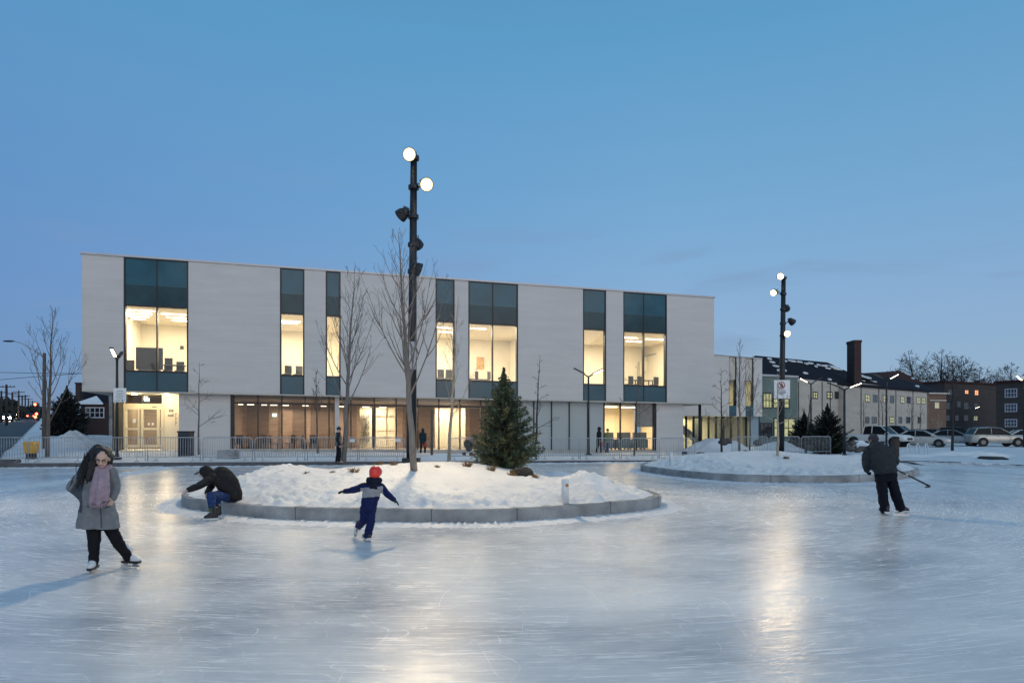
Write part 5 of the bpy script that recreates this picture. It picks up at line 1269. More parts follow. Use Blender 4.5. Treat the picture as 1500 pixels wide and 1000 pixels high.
# ---------------------------------------------------------------- street at the left
def road_z(d): return far_z(0, d)
RV = Vector((-.677, 1)).normalized(); RN = Vector((RV.y, -RV.x))
def road_pt(dd, w, lift=.0):
    """dd = depth along the road's right edge, w = metres to the left of it"""
    X = -48.6-.677*(dd-68); x, y = X-RN.x*w, dd-RN.y*w; px = 750+x/y*F0
    return Vector((x, y, ground_z(px, y)+lift))
m = MB(); ds = [30, 34, 38, 42, 46, 50, 55, 60, 66, 74, 84, 96, 110, 130, 155, 190, 240, 300, 400]
ws = [0, 2.5, 5, 7.5, 10, 13]
for d in ds:
    for w in ws: m.v.append(tuple(road_pt(d, w, .10)))
for i in range(len(ds)-1):
    for j in range(len(ws)-1): a = i*len(ws)+j; m.f.append((a, a+1, a+len(ws)+1, a+len(ws))); m.m.append(0); m.sm.append(True)
tag(build(m, 'road', 'asphalt'), kind='structure')
m = MB()
for d in range(40, 200, 9):
    q = [road_pt(d, 6.6, .12), road_pt(d+4, 6.6, .12), road_pt(d+4, 6.75, .12), road_pt(d, 6.75, .12)]; m.add(q, [(0, 1, 2, 3)])
tag(build(m, 'road_marking', 'line_paint'), kind='structure')
# wooden pole with long lamp arm
d = 43; b = GX(64.5, d); t = thing('street_lamp', b, 'wooden pole with a long curved lamp arm at the left', 'street lamp')
m = MB(); m.tube([b-Vector((0, 0, .2)), P(65, 517, d)], [.13, .09], 10); build(m, 'pole', 'bark', t)
m = MB(); m.tube([P(64.5, 522, d), P(58, 519, d), P(46, 511, d), P(32, 502.5, d), P(20, 499.5, d), P(12, 499.3, d)], [.035, .035, .03, .03, .03, .03], 6); build(m, 'arm', 'trim_metal', t)
m = MB(); m.ell(P(13, 499.6, d), (.40, .13, .055), None, 12, 8); build(m, 'lamp_head', 'dark_metal', t)
for y0, y1, lab in ((544.5, 547, 'single overhead wire crossing the sky at the left'), (553, 548, 'lower overhead wire at the far left')):
    m = MB(); m.tube([P(-120, y0-2, 80), P(-30, y0, 80), P(60, (y0+y1)/2+.8, 80), P(135, y1, 80)] if y0 < 550 else [P(-120, 561, 80), P(0, 556, 80), P(28, 553.5, 80), P(128, 546, 80)], .028, 4); tag(build(m, 'overhead_wire', 'dark_metal', loc=P(60, 546, 80)), lab, 'wire')
for k, (x, yt, d) in enumerate(((9.5, 563, 105), (2, 572, 130), (18, 574, 135), (27.5, 572, 150), (32.5, 579, 175), (37, 578, 185), (41.5, 583, 210), (47.5, 587, 250))):
    b = GX(x, d); tp = P(x, yt, d); t = thing('utility_pole', b, ('tallest utility pole in the row along the road', 'leftmost utility pole beside the road', 'utility pole with wide crossarm, third from the left edge', 'utility pole fourth from the left edge', 'utility pole fifth from the left edge', 'utility pole sixth from the left edge', 'utility pole seventh from the left edge', 'farthest utility pole in the row along the road')[k], 'utility pole', 'utility poles along the road')
    m = MB(); m.tube([b-Vector((0, 0, .5)), tp], [.2, .15], 8); build(m, 'pole', 'bark_dark', t)
    m = MB()
    for dz in (.35, 1.2)[:1+(k % 2)]: m.tube([tp+Vector((-1.3, 0, -dz)), tp+Vector((1.3, 0, -dz))], .07, 5)
    for dx in (-1.2, -.6, .6, 1.2): m.tube([tp+Vector((dx, 0, -.33)), tp+Vector((dx, 0, -.1))], .04, 5)
    build(m, 'crossarm', 'bark_dark', t)
t = thing('traffic_light', GX(57, 150), 'traffic signal showing red far down the road', 'traffic light'); b = org(t)
m = MB(); m.tube([b, P(57, 590, 150)], .12, 8); m.tube([P(57, 592, 150), P(52, 592, 150)], .08, 6); build(m, 'pole', 'dark_metal', t)
for x, y in ((53.5, 606), (52, 610.5), (51.5, 592)):
    m = MB(); c = P(x, y, 149.6); m.box((c.x-.35, c.y, c.z-.8), (c.x+.35, c.y+.3, c.z+.4)); s_ = build(m, 'signal_head', 'dark_metal', t)
    m = MB(); m.disc(c-Vector((0, .03, 0)), (0, 1, 0), .28, .05, 14); build(m, 'lamp', 'tail_glow', s_)
# far dark trees by the road: one mass
rnd = random.Random(5); m = MB()
for k in range(420):
    x = rnd.uniform(-160, 62); d = rnd.uniform(190, 260); b = GX(x, d); hh = rnd.uniform(2.5, 7)*(1.0 if x < 20 else .6)
    for q in range(7):
        w = Vector((rnd.uniform(-1.6, 1.6), rnd.uniform(-1.6, 1.6), rnd.uniform(-.5, hh*.4))); e = Vector((rnd.gauss(0, 1), rnd.gauss(0, 1), rnd.gauss(0, 1))).normalized()*rnd.uniform(.7, 1.6); f = e.orthogonal().normalized()*rnd.uniform(.5, 1.1); c = b+w+Vector((0, 0, hh*.45))
        m.add([c-e, c+f, c+e, c-f], [(0, 1, 2, 3)])
tag(build(m, 'far_trees', 'needles_dark'), kind='stuff')
m = MB()
for k in range(380):
    x = rnd.uniform(1380, 1720); d = rnd.uniform(190, 240); b = GX(x, d); hh = rnd.uniform(12, 15.5)
    for q in range(7):
        w = Vector((rnd.uniform(-2, 2), rnd.uniform(-2, 2), rnd.uniform(3, hh))); e = Vector((rnd.gauss(0, 1), rnd.gauss(0, 1), rnd.gauss(0, 1))).normalized()*rnd.uniform(.5, 1.3); f = e.orthogonal().normalized()*rnd.uniform(.3, .8); c = b+w
        m.add([c-e, c+f, c+e, c-f], [(0, 1, 2, 3)])
tag(build(m, 'far_trees', 'needles_dark'), kind='stuff')
# leafless shrub between pole and conifer
bare_tree('brownish leafless shrub behind the street tree at the left', GX(79, 72), P(78, 586, 72), .12, 77, f0=.1, spread=.7, nb=14, group='bare young trees', minr=.02)
# brick bungalow
FH = Fac.px(112, 70, 158.5, 70.6); uh = FH.u
t = thing('brick_bungalow', FH.p(uh(135), ground_z(135, 70)), 'small dark brick bungalow with snow-covered porch roof and white window', 'house'); HS = t
m = MB(); FH.box(m, uh(118), uh(158), .3, FH.z(135, 589.5), -8, 0); build(m, 'wall', 'red_brick', t)
ap = FH.p(uh(133), FH.z(133, 578.5), -1.5); L_, R_ = FH.p(uh(111.5), FH.z(133, 590.5), .35), FH.p(uh(153), FH.z(133, 590.5), .35); bk = FH.p(uh(133), FH.z(133, 578.5), -7)
roofq(t, 'porch_roof', 'snow', [L_, R_, ap], .12); roofq(t, 'porch_roof', 'roof_slate', [R_, FH.p(uh(158), FH.z(133, 590), -8), bk, ap], .1)
m = MB(); FH.box(m, uh(111), uh(154), FH.z(133, 592.5), FH.z(133, 591), .002, .34); build(m, 'eave', 'dark_metal', t)
roofq(t, 'roof', 'roof_slate', [P(104, 590, 76), P(165, 590, 77), P(160, 562, 82), P(117, 566, 82)], .3)
m = MB(); c = P(114, 575, 74); m.box((c.x-.26, c.y, P(0, 592, 74).z), (c.x+.26, c.y+.6, P(0, 562, 74).z)); m.box((c.x-.32, c.y-.06, P(0, 561.9, 74).z), (c.x+.32, c.y+.66, P(0, 560, 74).z)); build(m, 'chimney', 'red_brick', t)
win_box(FH, t, 125, 153, 596, 612, 'night_glass', 'white_frame', bars=3)
m = MB(); FH.box(m, uh(158.3), uh(172), .3, FH.z(160, 578), -6, -.2); build(m, 'side_wall', 'concrete', t)

# ---------------------------------------------------------------- cars
def car(kind, paint, label, px, d, yaw, lights=None, group='cars in the car park', pos=None):
    loc = pos if pos is not None else GX(px, d)
    t = thing('parked_car' if lights is None else 'moving_car', loc, label, 'car', group); R = Matrix.Rotation(radians(yaw), 3, 'Z'); W = lambda v: loc+R@Vector(v)
    if kind == 'sedan':
        st = [(-2.3, .42, .82, .68), (-2.22, .32, .95, .80), (-1.6, .27, .99, .87), (-.8, .24, .97, .89), (.6, .24, .95, .89), (1.15, .25, .93, .88), (1.8, .28, .84, .85), (2.2, .33, .72, .76), (2.32, .40, .62, .64)]
        cb = [(-1.85, .97, .72), (-.95, 1.40, .58), (-.3, 1.46, .60), (.25, 1.42, .59), (1.2, .94, .74)]; wx = (-1.38, 1.42); wr = .32
    elif kind == 'suv':
        st = [(-2.32, .48, .95, .74), (-2.25, .36, 1.08, .86), (-1.6, .32, 1.10, .92), (-.5, .30, 1.08, .93), (.7, .30, 1.06, .93), (1.2, .32, 1.04, .91), (1.9, .36, .95, .87), (2.25, .42, .80, .78), (2.35, .5, .70, .66)]
        cb = [(-2.22, 1.07, .80), (-1.75, 1.62, .64), (-.6, 1.70, .66), (.15, 1.66, .64), (1.15, 1.05, .78)]; wx = (-1.4, 1.45); wr = .37
    else:
        st = [(-2.75, .55, 1.05, .80), (-2.7, .5, 1.12, .93), (-.9, .48, 1.14, .95), (.9, .48, 1.14, .95), (1.4, .5, 1.14, .94), (2.4, .52, 1.06, .92), (2.65, .58, .92, .82)]
        cb = [(-1.0, 1.13, .86), (-.85, 1.78, .72), (-.1, 1.86, .74), (.55, 1.82, .72), (1.35, 1.13, .84)]; wx = (-1.7, 1.75); wr = .42
    m = MB(); rings = []
    for x, zb, zt, hw in st:
        h = zt-zb; pr = [(hw*.86, zb), (hw*.97, zb+.10*h), (hw, zb+.35*h), (hw*.985, zb+.72*h), (hw*.93, zb+.93*h), (hw*.80, zt)]
        rings.append([W((x, y, z)) for y, z in pr]+[W((x, -y, z)) for y, z in pr[::-1]])
    m.loft(rings); body = build(m, 'body', 'paint_'+paint, t)
    m = MB(); rings = []
    for x, z, hw in cb:
        if z < 1.2: rings.append([W((x, hw, z-.03)), W((x, hw*.96, z)), W((x, -hw*.96, z)), W((x, -hw, z-.03))])
        else: rings.append([W((x, hw*1.25 if hw < .62 else hw*1.2, cb[0][1]-.02)), W((x, hw, z)), W((x, -hw, z)), W((x, -(hw*1.25 if hw < .62 else hw*1.2), cb[0][1]-.02))])
    m.loft(rings, smooth=False); build(m, 'windows', 'car_glass', t)
    m = MB(); rings = []
    for x, z, hw in cb[1:-1]: rings.append([W((x, hw*1.02, z-.02)), W((x, hw*.85, z+.035)), W((x, -hw*.85, z+.035)), W((x, -hw*1.02, z-.02))])
    m.loft(rings); build(m, 'roof', 'paint_'+paint, t)
    m = MB()
    for s_ in (-1, 1):
        ty = cb[1][2]*1.0; by = cb[0][2]*.99
        m.tube([W((cb[0][0]+.05, s_*by, cb[0][1]-.02)), W((cb[1][0], s_*ty, cb[1][1]+.005))], .05, 6); m.tube([W((cb[-1][0]-.02, s_*cb[-1][2]*.98, cb[-1][1])), W((cb[-2][0], s_*cb[-2][2]*1.0, cb[-2][1]+.005))], .04, 6)
        mx = (cb[2][0]-.05); m.tube([W((mx, s_*cb[2][2]*1.21, cb[0][1])), W((mx, s_*cb[2][2]*1.01, cb[2][1]))], .035, 6)
    build(m, 'pillars', 'paint_'+paint, t)
    for x in wx:
        for s_ in (-1, 1):
            yw = s_*(max(q[3] for q in st)-.10)
            m = MB(); m.tube([W((x, yw-s_*.1, wr)), W((x, yw+s_*.085, wr)), W((x, yw+s_*.115, wr))], [wr, wr, wr*.92], 20); wl = build(m, 'wheel', 'tyre', t)
            m = MB(); m.tube([W((x, yw+s_*.117, wr)), W((x, yw+s_*.125, wr))], [wr*.60, wr*.52], 14); build(m, 'rim', 'rim', wl)
            m = MB(); m.tube([W((x, yw-s_*.05, wr+.03)), W((x, yw+s_*.106, wr+.03))], wr+.06, 20); build(m, 'wheel_arch', 'tyre', t)
    xe = st[-2]; xr = st[1]
    for s_ in (-1, 1):
        m = MB(); m.ell(W((xe[0]-.02, s_*xe[3]*.78, lerp(xe[1], xe[2], .72))), (.13, .13, .09) if lights != 'head' else (.26, .26, .22), None, 10, 7); build(m, 'headlight', 'head_glow' if lights == 'head' else 'lamp_lens', t)
        m = MB(); m.ell(W((xr[0]+.01, s_*xr[3]*.80, lerp(xr[1], xr[2], .74))), (.08, .12, .10) if lights != 'tail' else (.22, .22, .16), None, 10, 7); build(m, 'taillight', 'tail_glow' if lights == 'tail' else 'tail_lens', t)
        m = MB(); m.ell(W((cb[-1][0]-.28, s_*(cb[-1][2]+.16), cb[-1][1]+.06)), (.09, .10, .07), R, 10, 7); build(m, 'mirror', 'paint_'+paint, t)
    m = MB(); x = st[-1][0]; z = lerp(st[-1][1], st[-1][2], .5); m.hexa([W((x-.06, -.5, z-.11)), W((x+.015, -.5, z-.11)), W((x+.015, .5, z-.11)), W((x-.06, .5, z-.11)), W((x-.08, -.5, z+.07)), W((x+.01, -.5, z+.07)), W((x+.01, .5, z+.07)), W((x-.08, .5, z+.07))]); build(m, 'grille', 'dark_metal', t)
    m = MB()
    for s_ in (-1, 1):
        for xh in ((cb[2][0]+.45), (cb[2][0]-.55)):
            y = s_*max(q[3] for q in st)*.985; z = st[3][2]-.18; m.tube([W((xh-.1, y, z)), W((xh+.1, y, z))], .018, 5)
    build(m, 'door_handle', 'trim_metal', t)
    return t
car('suv', 'champagne', 'large champagne SUV parked side-on near the right edge', 1457, 62, -8)
car('sedan', 'silver', 'silver sedan parked behind the bike hoops', 1349, 60.5, -38)
car('sedan', 'grey', 'grey sedan parked right of the silver one', 1394, 64, -30)
car('pickup', 'white', 'white pickup parked behind the hockey skater', 1286, 60.5, -52)
car('pickup', 'navy', 'dark navy pickup in the second row', 1312, 68, -48)
car('sedan', 'blue_grey', 'blue-grey sedan in the back row behind the silver sedan', 1347, 77, -25)
car('sedan', 'navy', 'navy sedan in the back row before the brown brick end', 1369, 78, -20)
car('suv', 'black', 'black SUV in the back row left of the champagne SUV', 1404, 75, -25)
car('suv', 'navy', 'dark SUV partly hidden behind the champagne SUV', 1430, 80, -160)
car('sedan', 'white', 'white sedan cut by the right edge of the photo', 1506, 66, -15)
car('sedan', 'grey', 'oncoming car nearest on the road with glaring headlights', 0, 0, -56, 'head', 'cars on the road', road_pt(152, 5.6, .1))
car('suv', 'black', 'oncoming car with twin headlights and red lamps behind the first', 0, 0, -56, 'head', 'cars on the road', road_pt(205, 6.6, .1))
car('sedan', 'black', 'dark car driving away, left tail lights of the far pair', 0, 0, 124, 'tail', 'cars on the road', road_pt(225, 3.0, .1))
car('sedan', 'black', 'dark car driving away, farthest red tail lights on the road', 0, 0, 124, 'tail', 'cars on the road', road_pt(175, 1.9, .1))
# ---------------------------------------------------------------- people
def head_mb(mb, c, f, up, hgt=.225, nose=True):
    R = orient(f, up); k = hgt/.225; W = lambda x, y, z: Vector(c)+R@Vector((x*k, y*k, z*k))
    mb.ell(W(0, -.008, .022), (.074*k, .094*k, .092*k), R, 20, 14)
    mb.ell(W(0, .030, -.045), (.056*k, .058*k, .066*k), R, 16, 10)
    mb.ell(W(0, .058, -.088), (.030*k, .026*k, .022*k), R, 12, 8)
    for s in (-1, 1):
        mb.ell(W(s*.075, -.008, -.012), (.012*k, .020*k, .032*k), R, 10, 7)
        mb.ell(W(s*.040, .058, -.030), (.026*k, .022*k, .022*k), R, 10, 7)
    if nose:
        mb.cap(W(0, .086, .012), W(0, .104, -.030), .010*k, .016*k, 8)
    mb.ell(W(0, .082, -.064), (.024*k, .010*k, .010*k), R, 10, 6)
    mb.ell(W(0, .078, .024), (.050*k, .016*k, .014*k), R, 10, 6)
    return R, W
def face_pick(c, R, k=1.0):
    Ri = R.transposed(); c = Vector(c)
    def pick(p):
        q = Ri@(p-c)/k
        if q.y > .055:
            if abs(abs(q.x)-.031) < .015 and abs(q.z-.002) < .0075: return 2
            if abs(abs(q.x)-.032) < .020 and abs(q.z-.022) < .005: return 2
            if abs(q.x) < .026 and abs(q.z+.064) < .009: return 1
        return 0
    return pick
def hand_mb(mb, w, d, n, side, k=1.0, curl=.5, glove=1.0):
    """palm and five unequal fingers; d = pointing direction, n = back-of-hand normal, side = thumb side direction sign"""
    d = Vector(d).normalized(); n = Vector(n); n = (n-d*n.dot(d)).normalized(); s = d.cross(n)*side; w = Vector(w)
    g = glove
    for q in (-.026, -.009, .009, .026): mb.cap(w+s*q*k*.8, w+d*.075*k+s*q*k, .015*k*g, .013*k*g, 8)
    for i, (q, L) in enumerate(((.029, .072), (.010, .082), (-.010, .076), (-.029, .060))):
        p0 = w+d*.078*k+s*q*k*1.15; a = curl*(1+.12*i); p1 = p0+(d*cos(a*.5)-n*sin(a*.5))*L*.45*k; p2 = p1+(d*cos(a*1.3)-n*sin(a*1.3))*L*.33*k; p3 = p2+(d*cos(a*2)-n*sin(a*2))*L*.25*k
        mb.chain([p0, p1, p2, p3], [.0098*k*g, .009*k*g, .0082*k*g, .0068*k*g], 8)
    t0 = w+d*.022*k+s*.030*k; t1 = t0+(d*.62+s*.65-n*.25)*.040*k; t2 = t1+(d*.85+s*.25-n*.35)*.034*k
    mb.chain([t0, t1, t2], [.0125*k*g, .011*k*g, .0085*k*g], 8)
def ring(c, ax, dep, hw, n=28, pw=.75, fwd=(0, -1, 0)):
    """superellipse ring: ax = unit half-width axis"""
    ax = Vector(ax).normalized(); f = Vector(fwd); f = (f-ax*f.dot(ax)).normalized(); out = []
    for i in range(n):
        a = 2*pi*i/n; cx, sx = cos(a), sin(a)
        out.append(Vector(c)+ax*hw*abs(cx)**pw*(1 if cx > 0 else -1)+f*dep*abs(sx)**pw*(1 if sx > 0 else -1))
    return out
def skate(t, ankle, toe, col, k=1.0, up=(0, 0, 1), ground=None):
    """laced boot and blade; ankle point, toe direction"""
    if ground is not None: ankle = Vector((ankle[0], ankle[1], .152*k+ground))
    d = Vector(toe).normalized(); up = Vector(up); r = d.cross(up).normalized(); u = r.cross(d); A = Vector(ankle); W = lambda x, y, z: A+d*x*k+r*y*k+u*z*k
    mb = MB(); mb.cap(W(-.03, 0, .10), W(-.035, 0, -.005), .060*k, .056*k, 14); mb.cap(W(-.04, 0, -.03), W(.10, 0, -.045), .048*k, .043*k, 12); mb.cap(W(.02, 0, .0), W(.13, 0, -.05), .050*k, .038*k, 12); mb.cap(W(-.05, 0, -.03), W(-.03, 0, .04), .05*k, .05*k, 12)
    b = fuse(mb, 'skate', [col], t, .0075*max(.8, k), 3)
    m = MB(); q = []
    for z, g in ((-.100, 1.0), (-.078, 1.30), (-.066, 1.38)):
        q.append([W(-.095-.01*(g-1), -.036*g, z), W(.05, -.036*g, z), W(.168, -.026*g, z), W(.168, .026*g, z), W(.05, .036*g, z), W(-.095-.01*(g-1), .036*g, z)])
    m.loft(q, smooth=False); build(m, 'sole', 'skate_black' if col == 'skate_white' else 'skate_white', b)
    m = MB()
    for x in (-.06, .10): m.hexa([W(x-.03, -.008, -.128), W(x+.03, -.008, -.128), W(x+.03, .008, -.128), W(x-.03, .008, -.128), W(x-.035, -.018, -.1005), W(x+.035, -.018, -.1005), W(x+.035, .018, -.1005), W(x-.035, .018, -.1005)])
    m.hexa([W(-.135, -.0025, -.150), W(.15, -.0025, -.150), W(.15, .0025, -.150), W(-.135, .0025, -.150), W(-.14, -.0025, -.1285), W(.175, -.0025, -.1285), W(.175, .0025, -.1285), W(-.14, .0025, -.1285)])
    build(m, 'blade', 'blade_steel', b)
    m = MB()
    for i in range(4):
        x = .055-.022*i; z = .005+.024*i; m.tube([W(x+.015, -.022, z), W(x+.024, 0, z+.004), W(x+.015, .022, z)], .0045*k, 5)
    build(m, 'laces', 'skate_white' if col != 'skate_white' else 'notice_faint', b)
    return b
# ---- woman in the grey coat
D = 8.57
def J(x, y, dd=0.0): return P(x, y, D+dd)
t = thing('person', XZ(150, 0, D), 'woman skating in a grey coat, pink scarf and long dark hair', 'person')
hc = J(150.5, 671, -.12); hf = Vector((.30, -1, -.42)); hup = Vector((.10, -.1, 1))
bm_ = MB(); R, Wh = head_mb(bm_, hc, hf, hup, .215)
bm_.cap(J(149, 682, -.02), J(146, 690, .0), .055, .065)
bm_.loft([ring(J(146, 690), (1, 0, 0), .09, .12), ring(J(141, 700), (1, 0, 0), .11, .17), ring(J(141, 722), (1, 0, 0), .11, .15), ring(J(143, 745), (1, 0, 0), .12, .17)])
LS, LE, LW = J(121, 695, .0), J(105, 713, .06), J(121, 727, -.08); RS, RE, RW = J(164, 692, .02), J(169.5, 711, .06), J(166, 727.5, -.02)
for a, b, c in ((LS, LE, LW), (RS, RE, RW)): bm_.chain([a, b, c], [.055, .042, .030])
LH, LK, LA = J(137, 762, .02), J(138, 795, -.02), J(137, 823.5, .0); RH, RK, RA = J(156, 760, .05), J(171, 792, .16), J(189.5, 817.5, .34)
for a, b, c in ((LH, LK, LA), (RH, RK, RA)): bm_.chain([a, b, c], [.085, .058, .045])
hand_mb(bm_, LW, (J(128, 733, -.02)-LW), (-.4, -1, .2), 1, .95, .5); hand_mb(bm_, RW, J(163.5, 735, -.06)-RW, (1, -.3, .2), 1, .9, .6)
fuse(bm_, 'body', ['skin', 'lips', 'eye_dark'], t, .0068, 4, 0, 9, face_pick(hc, R, .215/.225))
m = MB()
for a, b, c in ((LH, LK, LA), (RH, RK, RA)): m.chain([a, b, lerp(b, c, .55), c+(b-c).normalized()*.0], [.094, .072, .060, .062])
m.ell(J(146, 752, .03), (.165, .12, .13))
fuse(m, 'trousers', ['trouser_black'], t, .011, 5, .008, 11)
m = MB(); X1 = Vector((1, .06, -.03))
m.loft([ring(J(c, y, dd), X1, dep*.95, hw*.94/116.7, 32, .82) for y, c, hw, dep, dd in ((684, 147.5, 9.5, .085, .02), (687.5, 145, 15, .105, .01), (692, 142, 23, .12, 0), (700, 140.5, 24.5, .135, 0), (712, 140, 23, .14, 0), (724, 141, 22.5, .14, .0), (736, 142.5, 24, .15, .01), (750, 143.5, 27, .165, .02), (764, 144, 29.5, .18, .03), (773, 144.5, 31, .185, .03))])
m.chain([LS, LE, lerp(LE, LW, 1.03)], [.076, .062, .054], 14); m.chain([RS, RE, lerp(RE, RW, 1.0)], [.073, .060, .052], 14)
m.cap(J(149.5, 683, -.01), J(146.5, 689, .01), .082, .105)
pk = lambda p: 1 if ((p-LW).length < .20 and p.x < J(130, 700).x and (p-LE).length > .02 and (p-LE).dot(LW-LE) > 0) else 0
fuse(m, 'coat', ['coat_grey', 'cuff_grey'], t, .011, 4, .011, 8, pk)
m = MB(); m.tube([J(147, 742, -.152), J(148, 757, -.168), J(148.5, 772.5, -.175)], [.008, .008, .008], 6); m.tube([J(128, 741, -.135), J(135, 744, -.158)], .007, 6); m.tube([J(153, 744, -.155), J(161, 741, -.13)], .007, 6); build(m, 'coat_seam', 'cuff_grey', t)
m = MB()
for i in range(17):
    a = 2*pi*i/16; p0 = J(149, 686, -.03)+Vector((.085*cos(a), .085*sin(a), .012*cos(a))); a2 = 2*pi*(i+1)/16; p1 = J(149, 686, -.03)+Vector((.085*cos(a2), .085*sin(a2), .012*cos(a2))); m.cap(p0, p1, .040, .040)
m.chain([J(144, 688, -.11), J(142, 701, -.19), J(138.5, 718, -.21), J(135, 735, -.20)], [.042, .046, .050, .040], 12)
m.chain([J(149.5, 689, -.13), J(149, 703, -.21), J(147.5, 720, -.225), J(145, 736, -.21)], [.040, .046, .052, .042], 12)
m.chain([J(155, 689, -.12), J(155.5, 703, -.19), J(155.5, 718, -.205), J(155, 731, -.19)], [.036, .038, .044, .036], 12)
fuse(m, 'scarf', ['scarf_mauve'], t, .0075, 2, .006, 12)
m = MB()
for k in range(16):
    x = 131.5+k*1.65; y = interp([(128, 741.5), (146, 742), (160, 736)], x); m.tube([J(x, y-3, -.23), J(x+.3*sin(k*2.1), y+3.5, -.225)], [.008, .003], 4)
build(m, 'scarf_fringe', 'scarf_mauve', t)
m = MB(); k = .215/.225
m.ell(Wh(0, -.042, .044), (.087, .096, .086), R, 18, 12); m.ell(Wh(0, -.06, -.02), (.085, .07, .10), R, 16, 10)
m.chain([J(143, 660, -.05), J(134, 674, -.03), J(126, 689, -.06), J(121, 703, -.09), J(119.5, 709, -.08)], [.080, .092, .085, .066, .025], 14)
m.chain([J(144, 664, -.06), J(136, 680, -.12), J(132, 697, -.15), J(128, 706, -.13)], [.060, .062, .052, .018], 12)
m.chain([J(156, 660, -.02), J(162.5, 669, -.03), J(163.5, 678, -.02)], [.050, .036, .015], 12)
hr = fuse(m, 'hair', ['hair_black'], t, .009, 2, .012, 22)
m = MB(); rnd = random.Random(2)
for k_ in range(90):
    f = rnd.random(); a = lerp(J(139, 664, -.07), J(121, 704, -.1), f)+Vector((rnd.uniform(-.09, .07), rnd.uniform(-.10, .03), rnd.uniform(-.03, .05))); m.tube([a, a+Vector((rnd.uniform(-.03, .0), rnd.uniform(-.03, .01), -.05)), a+Vector((rnd.uniform(-.07, .01), rnd.uniform(-.04, .02), -.12))], [.006, .005, .001], 4)
build(m, 'loose_strands', 'hair_black', hr)
m = MB()
for s in (-1, 1):
    c = Wh(s*.033, .094, .0); m.tube([c+R@Vector((.024*cos(2*pi*i/12), 0, .018*sin(2*pi*i/12))) for i in range(13)], .0028, 5)
    m.tube([Wh(s*.057, .090, .004), Wh(s*.078, .02, .006)], .0024, 5)
m.tube([Wh(-.01, .096, .002), Wh(.01, .096, .002)], .0024, 5); build(m, 'glasses', 'sign_black', t)
skate(t, LA+Vector((0, 0, .01)), (.25, -1, 0), 'skate_white', .92, ground=0.0); skate(t, RA, (1, -.18, 0), 'skate_white', .92, ground=.005)

# ---- teenager sitting on the kerb
D = 14.0
t = thing('person', XZ(325, 0, 13.9), 'crouching skater in black hooded jacket and blue jeans at the kerb\'s left end', 'person')
hip, hip2 = P(338, 727, 14.25), P(341, 729, 14.5); sh = P(311, 699, 13.75); sh2 = P(316, 697, 14.05); kn, kn2 = P(309, 726, 13.35), P(318, 724, 13.75); an, an2 = P(312, 754.5, 13.15), P(317, 752, 13.55)
el_, wr = P(291, 711.5, 13.45), P(275.5, 717, 13.3); el2, wr2 = P(308, 714, 14.05), P(303, 723, 13.75)
hc = P(299, 692, 13.75); hf = Vector((-1, -.22, -.42))
m = MB(); R, Wh = head_mb(m, hc, hf, (0, 0, 1), .215); m.cap(hc+Vector((.06, .03, -.05)), lerp(sh, sh2, .5), .055, .07)
m.chain([hip, kn, an], [.085, .06, .045]); m.chain([hip2, kn2, an2], [.085, .06, .045]); m.chain([sh, el_, wr], [.055, .045, .03]); m.chain([sh2, el2, wr2], [.055, .045, .03]); m.cap(lerp(sh, sh2, .5)+Vector((.12, .02, .0)), lerp(hip, hip2, .5)+Vector((0, 0, .04)), .09, .10)
hand_mb(m, wr, P(268, 720, 13.25)-wr, (0, -.3, 1), -1, .95, .75); hand_mb(m, wr2, P(300, 727, 13.65)-wr2, (-1, .3, .3), 1, .95, .8)
fuse(m, 'body', ['skin', 'lips', 'eye_dark'], t, .0072, 4, 0, 9, face_pick(hc, R, .215/.225))
m = MB(); m.chain([hip, kn, lerp(kn, an, .62)], [.105, .085, .07]); m.chain([hip2, kn2, lerp(kn2, an2, .62)], [.105, .085, .07]); m.cap(hip, hip2, .13, .13); fuse(m, 'jeans', ['denim'], t, .011, 4, .009, 12)
m = MB(); m.cap(lerp(kn, an, .60), lerp(kn, an, .92), .062, .056); m.cap(lerp(kn2, an2, .60), lerp(kn2, an2, .92), .062, .056); fuse(m, 'socks', ['sock_green'], t, .01, 3, .004, 16)
m = MB(); mid = P(333, 702, 14.05)
m.chain([lerp(sh, sh2, .5), P(325, 695.5, 14.0), P(335, 706, 14.1), P(342, 722, 14.3), P(344, 731, 14.35)], [.150, .185, .19, .175, .150], 18); m.chain([P(318, 703, 13.85), P(329, 712, 13.95), P(338, 724, 14.1)], [.12, .135, .12], 14)
m.chain([sh, el_, wr+(el_-wr).normalized()*.02], [.092, .075, .056], 12); m.chain([sh2, el2, wr2+(el2-wr2).normalized()*.02], [.09, .073, .055], 12)
m.cap(P(305, 693, 13.8), lerp(sh, sh2, .5), .125, .13)
m.ell(hc+Vector((.035, .01, .02)), (.128, .118, .128))
Ri = R.transposed()
jk = fuse(m, 'jacket', ['jacket_black'], t, .012, 4, .012, 8)
m = MB(); m.loft([[Wh(s_*w, y, z) for s_, w, y, z in ((-1, .085, .07, .055), (-.5, .09, .10, .075), (0, 0, .105, .08), (.5, .09, .10, .075), (1, .085, .07, .055), (1, .085, .07, .045), (0, 0, .105, .068), (-1, .085, .07, .045))], [Wh(s_*w, y, z) for s_, w, y, z in ((-1, .075, .15, .03), (-.5, .08, .19, .045), (0, 0, .20, .05), (.5, .08, .19, .045), (1, .075, .15, .03), (1, .075, .15, .022), (0, 0, .20, .04), (-1, .075, .15, .022))]]); build(m, 'cap_brim', 'cap_brim', t)
skate(t, an, (-1, -.35, 0), 'skate_black', 1.0, ground=0); skate(t, an2, (-1, -.25, 0), 'skate_black', 1.0, ground=0)

